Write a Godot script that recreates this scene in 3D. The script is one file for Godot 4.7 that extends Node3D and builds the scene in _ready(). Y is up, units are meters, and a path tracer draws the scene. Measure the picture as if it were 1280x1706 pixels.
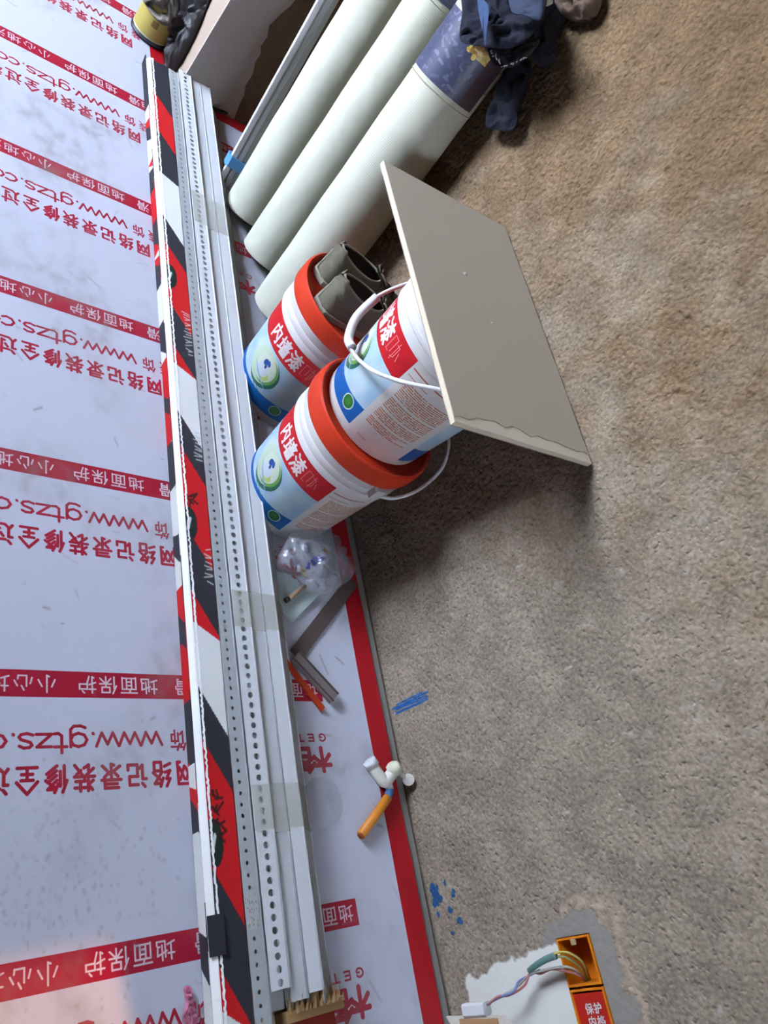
extends Node3D
# A corner of a flat under renovation: printed protection film on the floor, rough cement wall,
# paint pails, rolls of mesh, a long carton of corner beads. x points into the wall, -z runs along it, metres.

var rng := RandomNumberGenerator.new()
var names := {}
var M := {}

# ---------------------------------------------------------------- helpers
func numbered(n: String) -> String:
	if not names.has(n):
		names[n] = 0
		return n
	names[n] += 1
	return "%s_%03d" % [n, names[n]]

func thing(called: String, label: String, category: String, group := "", at := Vector3.ZERO) -> Node3D:
	var o := Node3D.new()
	o.name = numbered(called)
	add_child(o)
	o.position = at
	tag(o, label, category, group)
	return o

func tag(o: Node, label: String, category: String, group := "") -> void:
	o.set_meta("label", label)
	o.set_meta("category", category)
	if group != "":
		o.set_meta("group", group)

func part(called: String, mesh: Mesh, m: Material, parent: Node, label := "") -> MeshInstance3D:
	var o := MeshInstance3D.new()
	o.mesh = mesh
	o.name = called if parent != self else numbered(called)
	o.material_override = m
	o.cast_shadow = GeometryInstance3D.SHADOW_CASTING_SETTING_ON
	parent.add_child(o, true)
	if label != "":
		o.set_meta("label", label)
	return o

func struct(called: String, mesh: Mesh, m: Material) -> MeshInstance3D:
	var o := part(called, mesh, m, self)
	o.set_meta("kind", "structure")
	return o

func mat(c: Color, rough := 0.7, metal := 0.0, spec := 0.5) -> StandardMaterial3D:
	var m := StandardMaterial3D.new()
	m.albedo_color = c
	m.roughness = rough
	m.metallic = metal
	m.metallic_specular = spec
	return m

func rgb(r: float, g: float, b: float) -> Color:
	return Color(r / 255.0, g / 255.0, b / 255.0)

func st_new() -> SurfaceTool:
	var st := SurfaceTool.new()
	st.begin(Mesh.PRIMITIVE_TRIANGLES)
	return st

func done(st: SurfaceTool) -> ArrayMesh:
	st.generate_normals()
	return st.commit()

func tri(st: SurfaceTool, a: Vector3, b: Vector3, c: Vector3, ua := Vector2.ZERO, ub := Vector2.ZERO, uc := Vector2.ZERO) -> void:
	st.set_uv(ua); st.add_vertex(a)
	st.set_uv(ub); st.add_vertex(b)
	st.set_uv(uc); st.add_vertex(c)

# a, b, c, d run clockwise as seen from the front
func quad(st: SurfaceTool, a: Vector3, b: Vector3, c: Vector3, d: Vector3, u := Rect2(0, 0, 1, 1)) -> void:
	var p := u.position
	var e := u.end
	tri(st, a, b, c, p, Vector2(e.x, p.y), e)
	tri(st, a, c, d, p, e, Vector2(p.x, e.y))

func box_into(st: SurfaceTool, lo: Vector3, hi: Vector3) -> void:
	st.set_smooth_group(-1)
	var v := []
	for i in 8:
		v.append(Vector3(hi.x if i & 1 else lo.x, hi.y if i & 2 else lo.y, hi.z if i & 4 else lo.z))
	for f in [[4, 6, 7, 5], [1, 3, 2, 0], [0, 2, 6, 4], [5, 7, 3, 1], [6, 2, 3, 7], [0, 4, 5, 1]]:
		quad(st, v[f[0]], v[f[1]], v[f[2]], v[f[3]])

func box(lo: Vector3, hi: Vector3) -> ArrayMesh:
	var st := st_new()
	box_into(st, lo, hi)
	return done(st)

# box with chamfered edges, by extruding an octagon-like outline in y
func slab_mesh(outline: PackedVector2Array, y0: float, y1: float, ch := 0.002) -> ArrayMesh:
	var st := st_new()
	st.set_smooth_group(-1)
	var n := outline.size()
	var c := Vector2.ZERO
	for p in outline:
		c += p
	c /= n
	var inner := PackedVector2Array()
	for p in outline:
		inner.append(p + (c - p).normalized() * ch * 1.4)
	var rings := [[inner, y0], [outline, y0 + ch], [outline, y1 - ch], [inner, y1]]
	for k in 3:
		for i in n:
			var j := (i + 1) % n
			var A: PackedVector2Array = rings[k][0]
			var B: PackedVector2Array = rings[k + 1][0]
			quad(st, Vector3(A[i].x, rings[k][1], A[i].y), Vector3(B[i].x, rings[k + 1][1], B[i].y), Vector3(B[j].x, rings[k + 1][1], B[j].y), Vector3(A[j].x, rings[k][1], A[j].y))
	var ix := Geometry2D.triangulate_polygon(inner)
	for k in range(0, ix.size(), 3):
		var a := inner[ix[k]]; var b := inner[ix[k + 1]]; var d := inner[ix[k + 2]]
		tri(st, Vector3(a.x, y1, a.y), Vector3(b.x, y1, b.y), Vector3(d.x, y1, d.y))
		tri(st, Vector3(a.x, y0, a.y), Vector3(d.x, y0, d.y), Vector3(b.x, y0, b.y))
	return done(st)

# profile of (radius, height); u runs with falling angle so that print reads from outside
func lathe(profile: Array, n := 48, theta0 := 0.0, turns := 1.0, vmax := 1.0, closed := false) -> ArrayMesh:
	var st := st_new()
	var g := 0
	for k in profile.size() - 1:
		var p: Vector2 = profile[k]
		var q: Vector2 = profile[k + 1]
		if k > 0:
			var o: Vector2 = profile[k - 1]
			if absf((p - o).angle_to(q - p)) > 0.6:
				g += 1
		st.set_smooth_group(g)
		for i in n:
			var a := TAU * i / n
			var b := TAU * (i + 1) / n
			var ua := turns * (theta0 - a) / TAU
			var ub := turns * (theta0 - b) / TAU
			var pa := Vector3(cos(a) * p.x, p.y, sin(a) * p.x)
			var pb := Vector3(cos(b) * p.x, p.y, sin(b) * p.x)
			var qa := Vector3(cos(a) * q.x, q.y, sin(a) * q.x)
			var qb := Vector3(cos(b) * q.x, q.y, sin(b) * q.x)
			var v0 := 1.0 - p.y / vmax
			var v1 := 1.0 - q.y / vmax
			tri(st, pa, pb, qb, Vector2(ua, v0), Vector2(ub, v0), Vector2(ub, v1))
			tri(st, pa, qb, qa, Vector2(ua, v0), Vector2(ub, v1), Vector2(ua, v1))
	return done(st)

# round tube along a smoothed path
func tube_into(st: SurfaceTool, pts: Array, r: float, n := 8, smooth := true, r_end := -1.0) -> void:
	var path: Array = pts
	if smooth and pts.size() > 2:
		path = []
		for i in pts.size() - 1:
			var p0: Vector3 = pts[maxi(i - 1, 0)]
			var p1: Vector3 = pts[i]
			var p2: Vector3 = pts[i + 1]
			var p3: Vector3 = pts[mini(i + 2, pts.size() - 1)]
			for k in 5:
				path.append(p1.cubic_interpolate(p2, p0, p3, k / 5.0))
		path.append(pts[-1])
	st.set_smooth_group(0)
	var last := []
	var up := Vector3.UP
	for i in path.size():
		var d: Vector3 = (path[mini(i + 1, path.size() - 1)] - path[maxi(i - 1, 0)]).normalized()
		if i == 0 and absf(d.dot(up)) > 0.9:
			up = Vector3.RIGHT
		var s := d.cross(up).normalized()
		up = s.cross(d).normalized()
		var rr := r if r_end < 0.0 else lerpf(r, r_end, float(i) / (path.size() - 1))
		var ring := []
		for k in n:
			var a := TAU * k / n
			ring.append(path[i] + (s * cos(a) + up * sin(a)) * rr)
		if i > 0:
			for k in n:
				var j := (k + 1) % n
				tri(st, last[k], ring[k], ring[j])
				tri(st, last[k], ring[j], last[j])
		if i == 0 or i == path.size() - 1:
			for k in n:
				var j := (k + 1) % n
				if i == 0:
					tri(st, path[i], ring[k], ring[j])
				else:
					tri(st, path[i], ring[j], ring[k])
		last = ring

func tube(pts: Array, r: float, n := 8, smooth := true, r_end := -1.0) -> ArrayMesh:
	var st := st_new()
	tube_into(st, pts, r, n, smooth, r_end)
	return done(st)

# oblique hollow or solid bar between two points with a rectangular section
func bar(a: Vector3, b: Vector3, side: Vector3, w: float, up: Vector3, h: float) -> ArrayMesh:
	var st := st_new()
	st.set_smooth_group(-1)
	var s := side.normalized() * w * 0.5
	var u := up.normalized() * h * 0.5
	var c := minf(w, h) * 0.18
	var sc := side.normalized() * c
	var uc := up.normalized() * c
	var sec := [-s + sc - u, s - sc - u, s - u + uc, s + u - uc, s - sc + u, -s + sc + u, -s + u - uc, -s - u + uc]
	for i in 8:
		var j := (i + 1) % 8
		quad(st, a + sec[i], a + sec[j], b + sec[j], b + sec[i])
	for i in range(1, 7):
		tri(st, a + sec[0], a + sec[i + 1], a + sec[i])
		tri(st, b + sec[0], b + sec[i], b + sec[i + 1])
	return done(st)

# a soft lump: a closed outline in a plane, swelling to a thickness on both sides, with folds
func pillow(outline: Array, normal: Vector3, front: float, back: float, fold := 0.0, fseed := 1, freq := 18.0) -> ArrayMesh:
	var st := st_new()
	var noise := FastNoiseLite.new()
	noise.seed = fseed
	noise.frequency = freq
	noise.fractal_octaves = 3
	var n0 := outline.size()
	var pts := []
	for i in n0:
		for k in 8:
			pts.append((outline[i] as Vector3).cubic_interpolate(outline[(i + 1) % n0], outline[(i + n0 - 1) % n0], outline[(i + 2) % n0], k / 8.0))
	var n := pts.size()
	var c := Vector3.ZERO
	for p in pts:
		c += p
	c /= n
	normal = normal.normalized()
	var levels := [1.0, 0.985, 0.95, 0.9, 0.83, 0.75, 0.66, 0.56, 0.46, 0.36, 0.26, 0.17, 0.08, 0.0]
	for side in [1, -1]:
		var grp := 0
		st.set_smooth_group(grp)
		var thick := front if side == 1 else back
		var last := []
		for li in levels.size():
			var s: float = levels[li]
			var ring := []
			for i in n:
				var p: Vector3 = c + (pts[i] - c) * s
				var h := sqrt(maxf(1.0 - pow(s, 3.0), 0.0)) * thick
				h += (0.5 - 2.2 * absf(noise.get_noise_3dv(p))) * fold * minf(1.0, (1.0 - s) * 8.0)
				ring.append(p + normal * h * side)
			if li > 0:
				for i in n:
					var j := (i + 1) % n
					if side == 1:
						tri(st, last[i], ring[i], ring[j]); tri(st, last[i], ring[j], last[j])
					else:
						tri(st, last[i], ring[j], ring[i]); tri(st, last[i], last[j], ring[j])
			last = ring
	return done(st)

# ---------------------------------------------------------------- print: stroke lettering
const HAN := {
	"网": [[12,10,12,95],[12,10,88,10,88,92,76,92],[24,28,48,72],[46,26,22,76],[56,28,80,72],[78,26,54,76]],
	"络": [[28,5,10,32,28,32,8,62,34,56],[6,88,36,78],[58,5,44,35],[54,16,86,16,48,58],[56,28,92,56],[52,62,86,62,86,94,52,94,52,62]],
	"记": [[14,8,26,20],[6,36,24,36,24,86,38,74],[46,16,86,16,86,46,46,46],[48,46,48,88,92,88,92,70]],
	"录": [[18,10,80,10,80,38],[24,24,80,24],[6,38,94,38],[50,38,50,94,38,90],[20,50,34,62],[10,86,44,66],[82,48,64,62],[54,58,90,88]],
	"装": [[16,8,26,18],[34,5,34,44],[12,40,34,26],[44,16,92,16],[68,5,68,38],[48,38,88,38],[6,54,94,54],[50,46,50,54],[46,56,10,82],[32,70,32,94,52,84],[56,56,92,94],[84,62,66,76]],
	"修": [[24,5,6,44],[17,30,17,95],[34,26,34,76],[58,5,42,34],[52,16,86,16,48,46],[58,22,94,46],[78,44,50,62],[84,56,50,78],[90,68,48,95]],
	"全": [[50,5,8,44],[50,5,92,44],[26,50,74,50],[28,70,72,70],[10,92,90,92],[50,50,50,92]],
	"过": [[12,10,24,22],[6,38,22,38,22,72,6,90],[20,76,40,92,95,94],[36,26,94,26],[76,6,76,76,62,72],[46,40,58,54]],
	"程": [[36,8,10,18],[6,34,42,34],[24,14,24,95],[22,44,6,70],[28,46,40,58],[52,10,88,10,88,36,52,36,52,10],[48,50,92,50],[52,70,88,70],[44,93,96,93],[70,50,70,93]],
	"饰": [[22,5,8,34],[18,18,38,18,32,32],[22,36,22,90,38,76],[58,5,44,34],[52,20,94,20],[70,36,70,95],[50,82,50,46,90,46,90,76,80,76]],
	"小": [[50,5,50,92,38,86],[26,34,10,70],[74,34,92,68]],
	"心": [[16,48,8,78],[34,34,34,88,74,88,76,70],[46,14,58,36],[78,36,92,62]],
	"地": [[6,34,38,34],[22,8,22,78],[4,84,40,72],[44,46,92,28,90,66,80,66],[68,8,68,72],[52,20,52,88,94,88,94,72]],
	"滑": [[12,8,24,18],[6,36,20,46],[8,92,26,60],[42,8,84,8,84,36],[42,8,42,36],[60,8,60,24,84,24],[32,52,32,38,94,38,94,52],[44,95,44,54,84,54,84,93,76,93],[44,68,84,68],[44,80,84,80]],
	"面": [[6,10,94,10],[50,10,42,30],[12,94,12,30,88,30,88,94],[12,90,88,90],[36,30,36,90],[64,30,64,90],[36,50,64,50],[36,70,64,70]],
	"保": [[26,5,6,46],[18,32,18,95],[42,10,84,10,84,38,42,38,42,10],[34,56,96,56],[63,40,63,95],[60,58,36,86],[66,58,94,86]],
	"护": [[4,26,38,26],[22,6,22,92,12,86],[4,62,38,50],[64,5,74,16],[48,26,88,26,88,52],[48,26,48,60,38,94],[48,52,88,52]],
	"格": [[4,28,44,28],[24,5,24,95],[22,34,4,68],[28,36,42,56],[62,5,46,36],[56,16,88,16,44,62],[56,28,96,56],[56,64,88,64,88,94,56,94,56,64]],
	"内": [[12,95,12,24,88,24,88,92,78,92],[50,5,50,40,24,72],[50,42,76,70]],
	"墙": [[4,34,34,34],[19,8,19,78],[2,84,36,72],[40,16,94,16],[67,4,67,44],[48,24,56,38],[86,24,78,38],[38,46,96,46],[44,56,90,56,90,95,44,95,44,56],[58,68,76,68,76,84,58,84,58,68]],
	"漆": [[12,8,24,18],[6,36,20,46],[8,92,26,60],[34,20,94,20],[64,5,64,42],[62,22,36,44],[66,22,94,44],[64,44,36,66],[66,44,94,66],[64,58,64,95,56,90],[44,72,52,80],[40,92,58,80],[86,70,72,80],[70,80,92,93]],
}
const LATIN := {  # strokes, advance
	"w": [[[2,36,17,80,32,42,47,80,62,36]], 70], ".": [[[8,77,9,79]], 24],
	"g": [[[46,58,40,42,26,36,11,42,4,58,11,74,26,80,40,74,46,58],[46,36,46,92,38,103,20,104,8,98]], 60],
	"t": [[[16,18,16,72,24,80,34,79],[3,37,34,37]], 42], "z": [[[4,38,40,38,4,78,42,78]], 50],
	"s": [[[38,42,28,36,14,37,8,44,12,53,34,62,39,70,34,78,20,81,6,76]], 50],
	"c": [[[40,42,28,36,12,42,4,58,12,74,28,80,40,74]], 50],
	"o": [[[46,58,40,42,26,36,11,42,4,58,11,74,26,80,40,74,46,58]], 58],
	"m": [[[4,36,4,80],[4,48,16,37,28,41,30,80],[30,48,42,37,54,41,56,80]], 68],
	"G": [[[66,28,54,14,36,12,16,24,8,48,16,72,36,84,56,80,66,68,66,52,44,52]], 84],
	"E": [[[60,14,12,14,12,82,62,82],[12,48,54,48]], 76], "T": [[[4,14,68,14],[36,14,36,82]], 80], "A": [[[4,82,36,12,68,82],[16,58,56,58]], 80],
}

func seg(img: Image, a: Vector2, b: Vector2, w: float, c: Color) -> void:
	var h := w * 0.5
	var x0 := maxi(int(minf(a.x, b.x) - h), 0)
	var x1 := mini(int(maxf(a.x, b.x) + h) + 1, img.get_width() - 1)
	var y0 := maxi(int(minf(a.y, b.y) - h), 0)
	var y1 := mini(int(maxf(a.y, b.y) + h) + 1, img.get_height() - 1)
	var d := b - a
	var l2 := maxf(d.length_squared(), 0.0001)
	for y in range(y0, y1 + 1):
		for x in range(x0, x1 + 1):
			var p := Vector2(x, y) - a
			var t := clampf(p.dot(d) / l2, 0.0, 1.0)
			var dist := (p - d * t).length()
			if dist < h - 0.5:
				img.set_pixel(x, y, c)
			elif dist < h + 0.5:
				img.set_pixel(x, y, img.get_pixel(x, y).lerp(c, h + 0.5 - dist))

func strokes(img: Image, list: Array, at: Vector2, size: Vector2, w: float, c: Color) -> void:
	for s in list:
		for i in range(0, s.size() - 2, 2):
			seg(img, at + Vector2(s[i], s[i + 1]) * size / 100.0, at + Vector2(s[i + 2], s[i + 3]) * size / 100.0, w, c)

func ellipse(img: Image, c: Vector2, r: Vector2, col: Color, turn := 0.0) -> void:
	var m := int(maxf(r.x, r.y)) + 1
	for y in range(maxi(int(c.y) - m, 0), mini(int(c.y) + m + 1, img.get_height())):
		for x in range(maxi(int(c.x) - m, 0), mini(int(c.x) + m + 1, img.get_width())):
			var p := (Vector2(x, y) - c).rotated(-turn) / r
			if p.length_squared() < 1.0:
				img.set_pixel(x, y, col)

func tex(img: Image) -> ImageTexture:
	img.generate_mipmaps()
	return ImageTexture.create_from_image(img)

func noise_bytes(w: int, h: int, fseed: int, freq: float, oct := 3, type := FastNoiseLite.TYPE_SIMPLEX_SMOOTH) -> PackedByteArray:
	var n := FastNoiseLite.new()
	n.seed = fseed
	n.noise_type = type
	n.frequency = freq
	n.fractal_octaves = oct
	return n.get_image(w, h, false, false, false).get_data()

func seamless(w: int, fseed: int, freq: float, oct := 3, type := FastNoiseLite.TYPE_SIMPLEX_SMOOTH) -> Image:
	var n := FastNoiseLite.new()
	n.seed = fseed
	n.noise_type = type
	n.frequency = freq
	n.fractal_octaves = oct
	return n.get_seamless_image(w, w)

# ---------------------------------------------------------------- textures
func film_print() -> Image:
	var k := 728.0 / 0.4375                      # pixels per metre
	var w := int(0.93 * k)
	var img := Image.create(w, 728, false, Image.FORMAT_RGB8)
	var ground := rgb(214, 215, 226)
	img.fill(ground)
	var red := rgb(178, 26, 54)
	# warning band
	img.fill_rect(Rect2i(int(0.117 * k), 0, w, int(0.047 * k)), red)
	var x := 0.127
	for g in 5:
		var i := 0
		for ch in ("地面保护" if g % 2 == 0 else "小心地滑"):
			strokes(img, HAN[ch], Vector2((x + i * 0.039) * k, 0.0065 * k), Vector2(0.034, 0.034) * k, 0.0031 * k, rgb(226, 214, 218))
			i += 1
		x += 0.186
	# slogan
	var i2 := 0
	for ch in "网络记录装修全过程":
		strokes(img, HAN[ch], Vector2((0.437 + i2 * 0.0462) * k, 0.277 * k), Vector2(0.0385, 0.047) * k, 0.0055 * k, red)
		i2 += 1
	# second line: the company's sign, its last two characters and the address
	for ch in ["装", "饰"]:
		var at := 0.406 if ch == "装" else 0.449
		strokes(img, HAN[ch], Vector2(at * k, 0.340 * k), Vector2(0.033, 0.040) * k, 0.0036 * k, red)
	x = 0.497
	for ch in "www.gtzs.com":
		strokes(img, LATIN[ch][0], Vector2(x * k, 0.3335 * k), Vector2(0.066, 0.052) * k, 0.0050 * k, red)
		x += LATIN[ch][1] * 0.00058
	strokes(img, HAN["格"], Vector2(0.119 * k, 0.288 * k), Vector2(0.098, 0.052) * k, 0.0092 * k, red)
	x = 0.124
	for ch in "GETA":
		strokes(img, LATIN[ch][0], Vector2(x * k, 0.350 * k), Vector2(0.026, 0.020) * k, 0.0032 * k, red)
		x += LATIN[ch][1] * 0.00036
	return img

func film_dirt() -> Image:
	var w := 512; var h := 1024
	var img := Image.create(w, h, false, Image.FORMAT_RGBA8)
	var a := noise_bytes(w, h, 5, 0.008, 4)
	var b := noise_bytes(w, h, 6, 0.05, 3)
	var out := PackedByteArray()
	out.resize(w * h * 4)
	for i in w * h:
		var s := clampf((a[i] - 120) / 110.0, 0.0, 1.0)
		var g := clampf((b[i] - 100) / 120.0, 0.0, 1.0)
		var v := clampf(s * (0.25 + 0.75 * g) * 0.8 + maxf(0.0, (b[i] - 205) / 90.0), 0.0, 0.7)
		out[i * 4] = 146; out[i * 4 + 1] = 140; out[i * 4 + 2] = 134
		out[i * 4 + 3] = int(v * 255.0)
	img = Image.create_from_data(w, h, false, Image.FORMAT_RGBA8, out)
	# trodden dust in the near corner: grey specks with an outline of their own
	rng.seed = 11
	for i in 420:
		var q := Vector2(rng.randfn(196.0, 34.0), rng.randfn(868.0, 26.0))
		seg(img, q, q + Vector2(rng.randf_range(-0.6, 0.6), rng.randf_range(-0.6, 0.6)), rng.randf_range(0.5, 2.2), Color(0.47, 0.45, 0.44, rng.randf_range(0.08, 0.36)))
	# scuffs and crumbs of plaster
	rng.seed = 12
	for i in 170:
		var p := Vector2(rng.randf() * w, h * (1.0 - pow(rng.randf(), 1.6)))
		var d := Vector2.from_angle(rng.randf_range(-0.6, 1.2)) * rng.randf_range(1, 14)
		seg(img, p, p + d, rng.randf_range(0.6, 1.6), Color(0.36, 0.37, 0.4, rng.randf_range(0.15, 0.6)))
	return img

const WZ0 := -2.5
const WZ1 := 0.42
const WH := 1.5
func wall_images() -> Array:
	var w := 1752; var h := 900
	var px := w / (WZ1 - WZ0)
	var big := noise_bytes(w, h, 21, 0.0035, 4)
	var mid := noise_bytes(w, h, 22, 0.018, 4)
	var fine := noise_bytes(w, h, 23, 0.075, 5)
	var pit := noise_bytes(w, h, 24, 0.11, 3)
	var coarse := noise_bytes(w, h, 27, 0.035, 3)
	var smear := noise_bytes(w, h, 25, 0.03, 3)
	var grain := noise_bytes(w, h, 28, 0.16, 4)      # sand of mixed colour, not tied to the relief
	var tone := noise_bytes(w, h, 29, 0.016, 4)
	var alb := PackedByteArray(); alb.resize(w * h * 3)
	var hgt := PackedByteArray(); hgt.resize(w * h)
	for y in h:
		var Y := (h - 1 - y) / px
		for x in w:
			var i := y * w + x
			var Z := WZ0 + x / px
			# the older brown render above and beyond, the greyer fresh mortar this side: a ragged boundary
			var rough := clampf((Y * 1.0 - Z * 0.95 - 1.62 + (big[i] - 128) / 180.0 + (mid[i] - 128) / 300.0) * 0.9 + 0.5, 0.0, 1.0)
			var f := (fine[i] - 128) / 128.0
			var m := (mid[i] - 128) / 128.0
			var b := (big[i] - 128) / 128.0
			var dark := clampf((pit[i] - 168) / 40.0, 0.0, 1.0)
			var deep := clampf((coarse[i] - 165) / 45.0, 0.0, 1.0) * rough
			var pale := clampf((smear[i] - 176) / 50.0, 0.0, 1.0) * (1.0 - rough * 0.6)
			var gr := (grain[i] - 128) / 128.0
			var s := 1.0 + gr * 0.20 + (tone[i] - 128) / 128.0 * 0.13 + b * 0.05
			var r := lerpf(147.0, 122.0, rough) * s
			var g := lerpf(134.0, 101.0, rough) * s
			var c := lerpf(117.0, 77.0, rough) * s
			r = lerpf(r, 186.0, pale * 0.45); g = lerpf(g, 180.0, pale * 0.45); c = lerpf(c, 172.0, pale * 0.45)
			# smooth grey mortar pushed round the sunk boxes, with a rusty rim
			var bx := maxf(maxf(0.30 - Y, Y - 0.388), 0.0)
			var bz := maxf(maxf(0.078 - Z, Z - 0.26), 0.0)
			var near := sqrt(bx * bx + bz * bz) + (mid[i] - 128) / 4200.0
			var ring := clampf(1.0 - absf(near - 0.046) / 0.017, 0.0, 1.0)
			if Y < 0.33 and Z < 0.1:
				ring *= 0.2
			var grey := clampf((0.034 - near) / 0.006, 0.0, 1.0)
			r = lerpf(r, 192.0 + f * 14.0, ring * 0.75); g = lerpf(g, 168.0 + f * 14.0, ring * 0.75); c = lerpf(c, 146.0 + f * 14.0, ring * 0.75)
			r = lerpf(r, 146.0 + f * 6.0, grey); g = lerpf(g, 141.0 + f * 6.0, grey); c = lerpf(c, 132.0 + f * 6.0, grey)
			# white putty brushed on below the boxes
			var e := (mid[i] - 128) / 128.0 * 0.020 + f * 0.004
			var inside := minf(minf(Y - 0.052, 0.324 - Y) + e, Z - 0.098 + e + clampf((Y - 0.2) * 0.12, -0.02, 0.02))
			var white := clampf(inside / 0.004, 0.0, 1.0)
			r = lerpf(r, 226.0, white); g = lerpf(g, 224.0, white); c = lerpf(c, 214.0, white)
			alb[i * 3] = clampi(int(r), 0, 255); alb[i * 3 + 1] = clampi(int(g), 0, 255); alb[i * 3 + 2] = clampi(int(c), 0, 255)
			var H := 150.0 + f * (62.0 + 60.0 * rough) + m * 30.0 - dark * 90.0 - deep * 110.0
			hgt[i] = clampi(int(lerpf(lerpf(H, 142.0, grey * 0.8), 150.0 + f * 6.0, white)), 0, 255)
	var img := Image.create_from_data(w, h, false, Image.FORMAT_RGB8, alb)
	# blue chalk scribble and blue paint spots, pale splashes
	var P := func(z: float, y: float) -> Vector2: return Vector2((z - WZ0) * px, h - 1 - y * px)
	rng.seed = 3
	var blue := rgb(38, 92, 158)
	for k in 7:
		var o := (k - 3) * 0.0035
		var y0 := rng.randf_range(0.006, 0.04)
		seg(img, P.call(-0.426 + o + rng.randf_range(-0.004, 0.004), y0), P.call(-0.424 + o + rng.randf_range(-0.003, 0.003), rng.randf_range(0.10, 0.142)), rng.randf_range(1.0, 2.4), blue)
	for s in [[-0.045, 0.024, 0.011], [-0.03, 0.03, 0.012], [-0.02, 0.018, 0.008], [-0.028, 0.074, 0.006], [-0.004, 0.058, 0.006], [0.022, 0.079, 0.0065], [-0.052, 0.058, 0.003], [0.0, 0.02, 0.004], [0.04, 0.05, 0.003]]:
		for k in 12:
			var q: Vector2 = P.call(s[0] + rng.randf_range(-1, 1) * s[2] * 0.8, s[1] + rng.randf_range(-1, 1) * s[2] * 0.8)
			seg(img, q, q + Vector2(rng.randf_range(-2, 2), rng.randf_range(-2, 2)), s[2] * px * 1.3 * rng.randf(), rgb(44, 84, 132))
	for k in 60:
		var q: Vector2 = P.call(rng.randf_range(-1.0, 0.35), rng.randf_range(0.05, 1.2))
		seg(img, q, q + Vector2(rng.randf_range(-4, 4), rng.randf_range(-9, 3)), rng.randf_range(1.0, 4.0), rgb(190, 183, 172).lerp(img.get_pixelv(q.clamp(Vector2.ZERO, Vector2(w - 1, h - 1))), rng.randf_range(0.3, 0.8)))
	return [img, Image.create_from_data(w, h, false, Image.FORMAT_L8, hgt)]

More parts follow.
